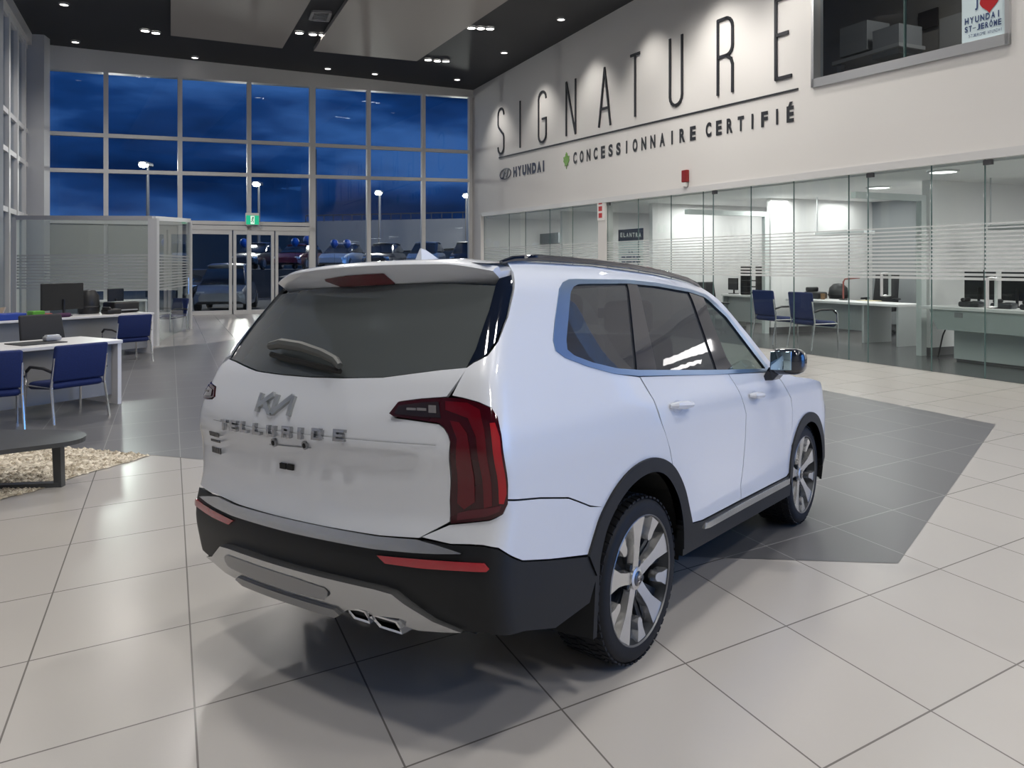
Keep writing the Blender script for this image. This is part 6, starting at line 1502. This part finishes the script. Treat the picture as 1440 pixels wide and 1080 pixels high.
# ================================================================== parked cars outside
def loft(secs):
    """secs: list of (x, [(y, z)...]) same count -> closed tube"""
    b = MB(); n = len(secs[0][1]); vs_ = [(x, y, z) for x, s in secs for y, z in s]; fs = []
    for i in range(len(secs) - 1):
        for k in range(n): fs.append((i * n + k, i * n + (k + 1) % n, (i + 1) * n + (k + 1) % n, (i + 1) * n + k))
    fs += [tuple(range(n - 1, -1, -1)), tuple((len(secs) - 1) * n + k for k in range(n))]
    b.add(vs_, fs); return b
def parked_car(loc, rz, paint, label, tall=1.0):
    r = thing('car', label, 'car', loc, rz, 'parked cars outside')
    sec = lambda w, z0, z1, t=.9: [(-w, z0), (-w * 1.02, (z0 + z1) / 2), (-w * t, z1), (0, z1 + .03), (w * t, z1), (w * 1.02, (z0 + z1) / 2), (w, z0)]
    loft([(-2.2, sec(.70, .45, .80)), (-2.1, sec(.85, .30, .95)), (-1.2, sec(.90, .25, 1.0)), (.8, sec(.90, .25, 1.0)), (1.6, sec(.88, .28, .92)), (2.1, sec(.82, .30, .78)), (2.25, sec(.66, .40, .66))]).build('body', paint, r, True)
    t = tall
    loft([(-2.0, sec(.72, .95, 1.0, .95)), (-1.6, sec(.74, .95, 1.50 * t, .78)), (-.4, sec(.76, .95, 1.58 * t, .78)), (.4, sec(.76, .95, 1.52 * t, .78)), (1.25, sec(.78, .92, 1.0, .95))]).build('cabin_glass', mat('car_glass_dark', (.01, .012, .015, 1), .08), r, True)
    loft([(-1.62, sec(.62, 1.50 * t, 1.53 * t, .9)), (-.4, sec(.66, 1.575 * t, 1.61 * t, .9)), (.42, sec(.64, 1.515 * t, 1.55 * t, .9))]).build('roof', paint, r, True)
    for x in (-1.35, 1.4):
        for s in (-1, 1):
            w_ = MB().lathe([(0, -.1), (.30, -.1), (.34, -.07), (.34, .07), (.30, .1), (0, .1)], c=(x, s * .82, .34), axis='y', n=18).build('tyre', mat('tyre_far', (.012, .012, .012, 1), .7), r, True)
            MB().lathe([(0, .0), (.22, .0), (.22, .02), (0, .03)] if s > 0 else [(0, 0), (.22, 0), (.22, -.02), (0, -.03)], c=(x, s * .925, .34), axis='y', n=14).build('hub', mat('hub_far', (.3, .3, .31, 1), .4, .5), w_, True)
    for s in (-1, 1): MB().rbox((2.10, s * .62, .68), (.22, .30, .12), .04).build('headlight', mat('headlight_far', (.5, .52, .55, 1), .2), r, True)
    for s in (-1, 1): MB().rbox((2.19, s * .55, .46), (.1, .24, .10), .03).build('lower_light', mat('lower_light_far', (.35, .35, .36, 1), .25), r, True)
    MB().rbox((2.2, 0, .52), (.08, .8, .2), .03).build('grille', M_BLACK, r, True)
    return r
PNT = lambda n, c: mat('paint_' + n, (*c, 1), .25, .2, coat=.6)
GRY, SIL, DRK, RED, WHT = PNT('silver_grey', (.34, .35, .37)), PNT('silver', (.40, .41, .43)), PNT('black', (.02, .02, .022)), PNT('dark_red', (.12, .012, .016)), PNT('white', (.6, .6, .6))
def PK(px, py): p = G(px, py); return Vector((p.x, p.y, -.07))
def TER(px, d): return Vector(((px - 720) / F * d, d, 1.51))
pc = parked_car(PK(320, 433), -1.35, GRY, 'silver grey hatchback facing the entrance, seen through the left glass door', 1.06); pc.scale = (1.12,) * 3
parked_car(PK(278, 416), -1.0, DRK, 'dark car parked left behind the silver grey hatchback', 1.0)
for px, d, pt, lb, tl in ((364, 47.6, DRK, 'black car on the terrace, seen through the middle entrance door', 1.0), (422, 47.8, RED, 'dark red car on the terrace, seen through the right entrance door', .95), (482, 48.0, SIL, 'silver car on the terrace right of the entrance doors', .98),
    (541, 48.2, DRK, 'black car on the terrace, seen left of the white car roof fin', 1.0), (600, 48.4, GRY, 'grey car on the terrace, seen right of the white car roof fin', 1.05), (658, 48.6, DRK, 'black car on the terrace by the corner of the white wall', 1.05)):
    parked_car(TER(px, d), -1.66, pt, lb, tl)
# blue balloons outside
for px, py, d, lb in ((343, 342, 40, 'blue balloon seen through the middle entrance door'), (415, 341, 41, 'dark blue balloon seen through the right entrance door, left of the lighter one'), (432, 338, 41, 'bright blue balloon seen through the right entrance door'), (470, 343, 42, 'blue balloon right of the doors, left of two'), (488, 343, 42, 'blue balloon right of the doors, right of two')):
    p = AT(px, py, d); t_ = thing('balloon', lb, 'balloon', p, 0, 'blue balloons outside')
    MB().lathe([(0, -.24), (.1, -.2), (.2, -.05), (.21, .08), (.14, .2), (0, .25)], n=14).build('skin', mat('balloon_blue', (.01, .12, .42, 1), .3, emit=(.01, .12, .42, 1), estr=0.0), t_, True)
    MB().tube([(0, 0, -.24), (.02, 0, -p.z * .5), (0, 0, -p.z - .06)], .008, 5).build('string', M_BLACK, t_)
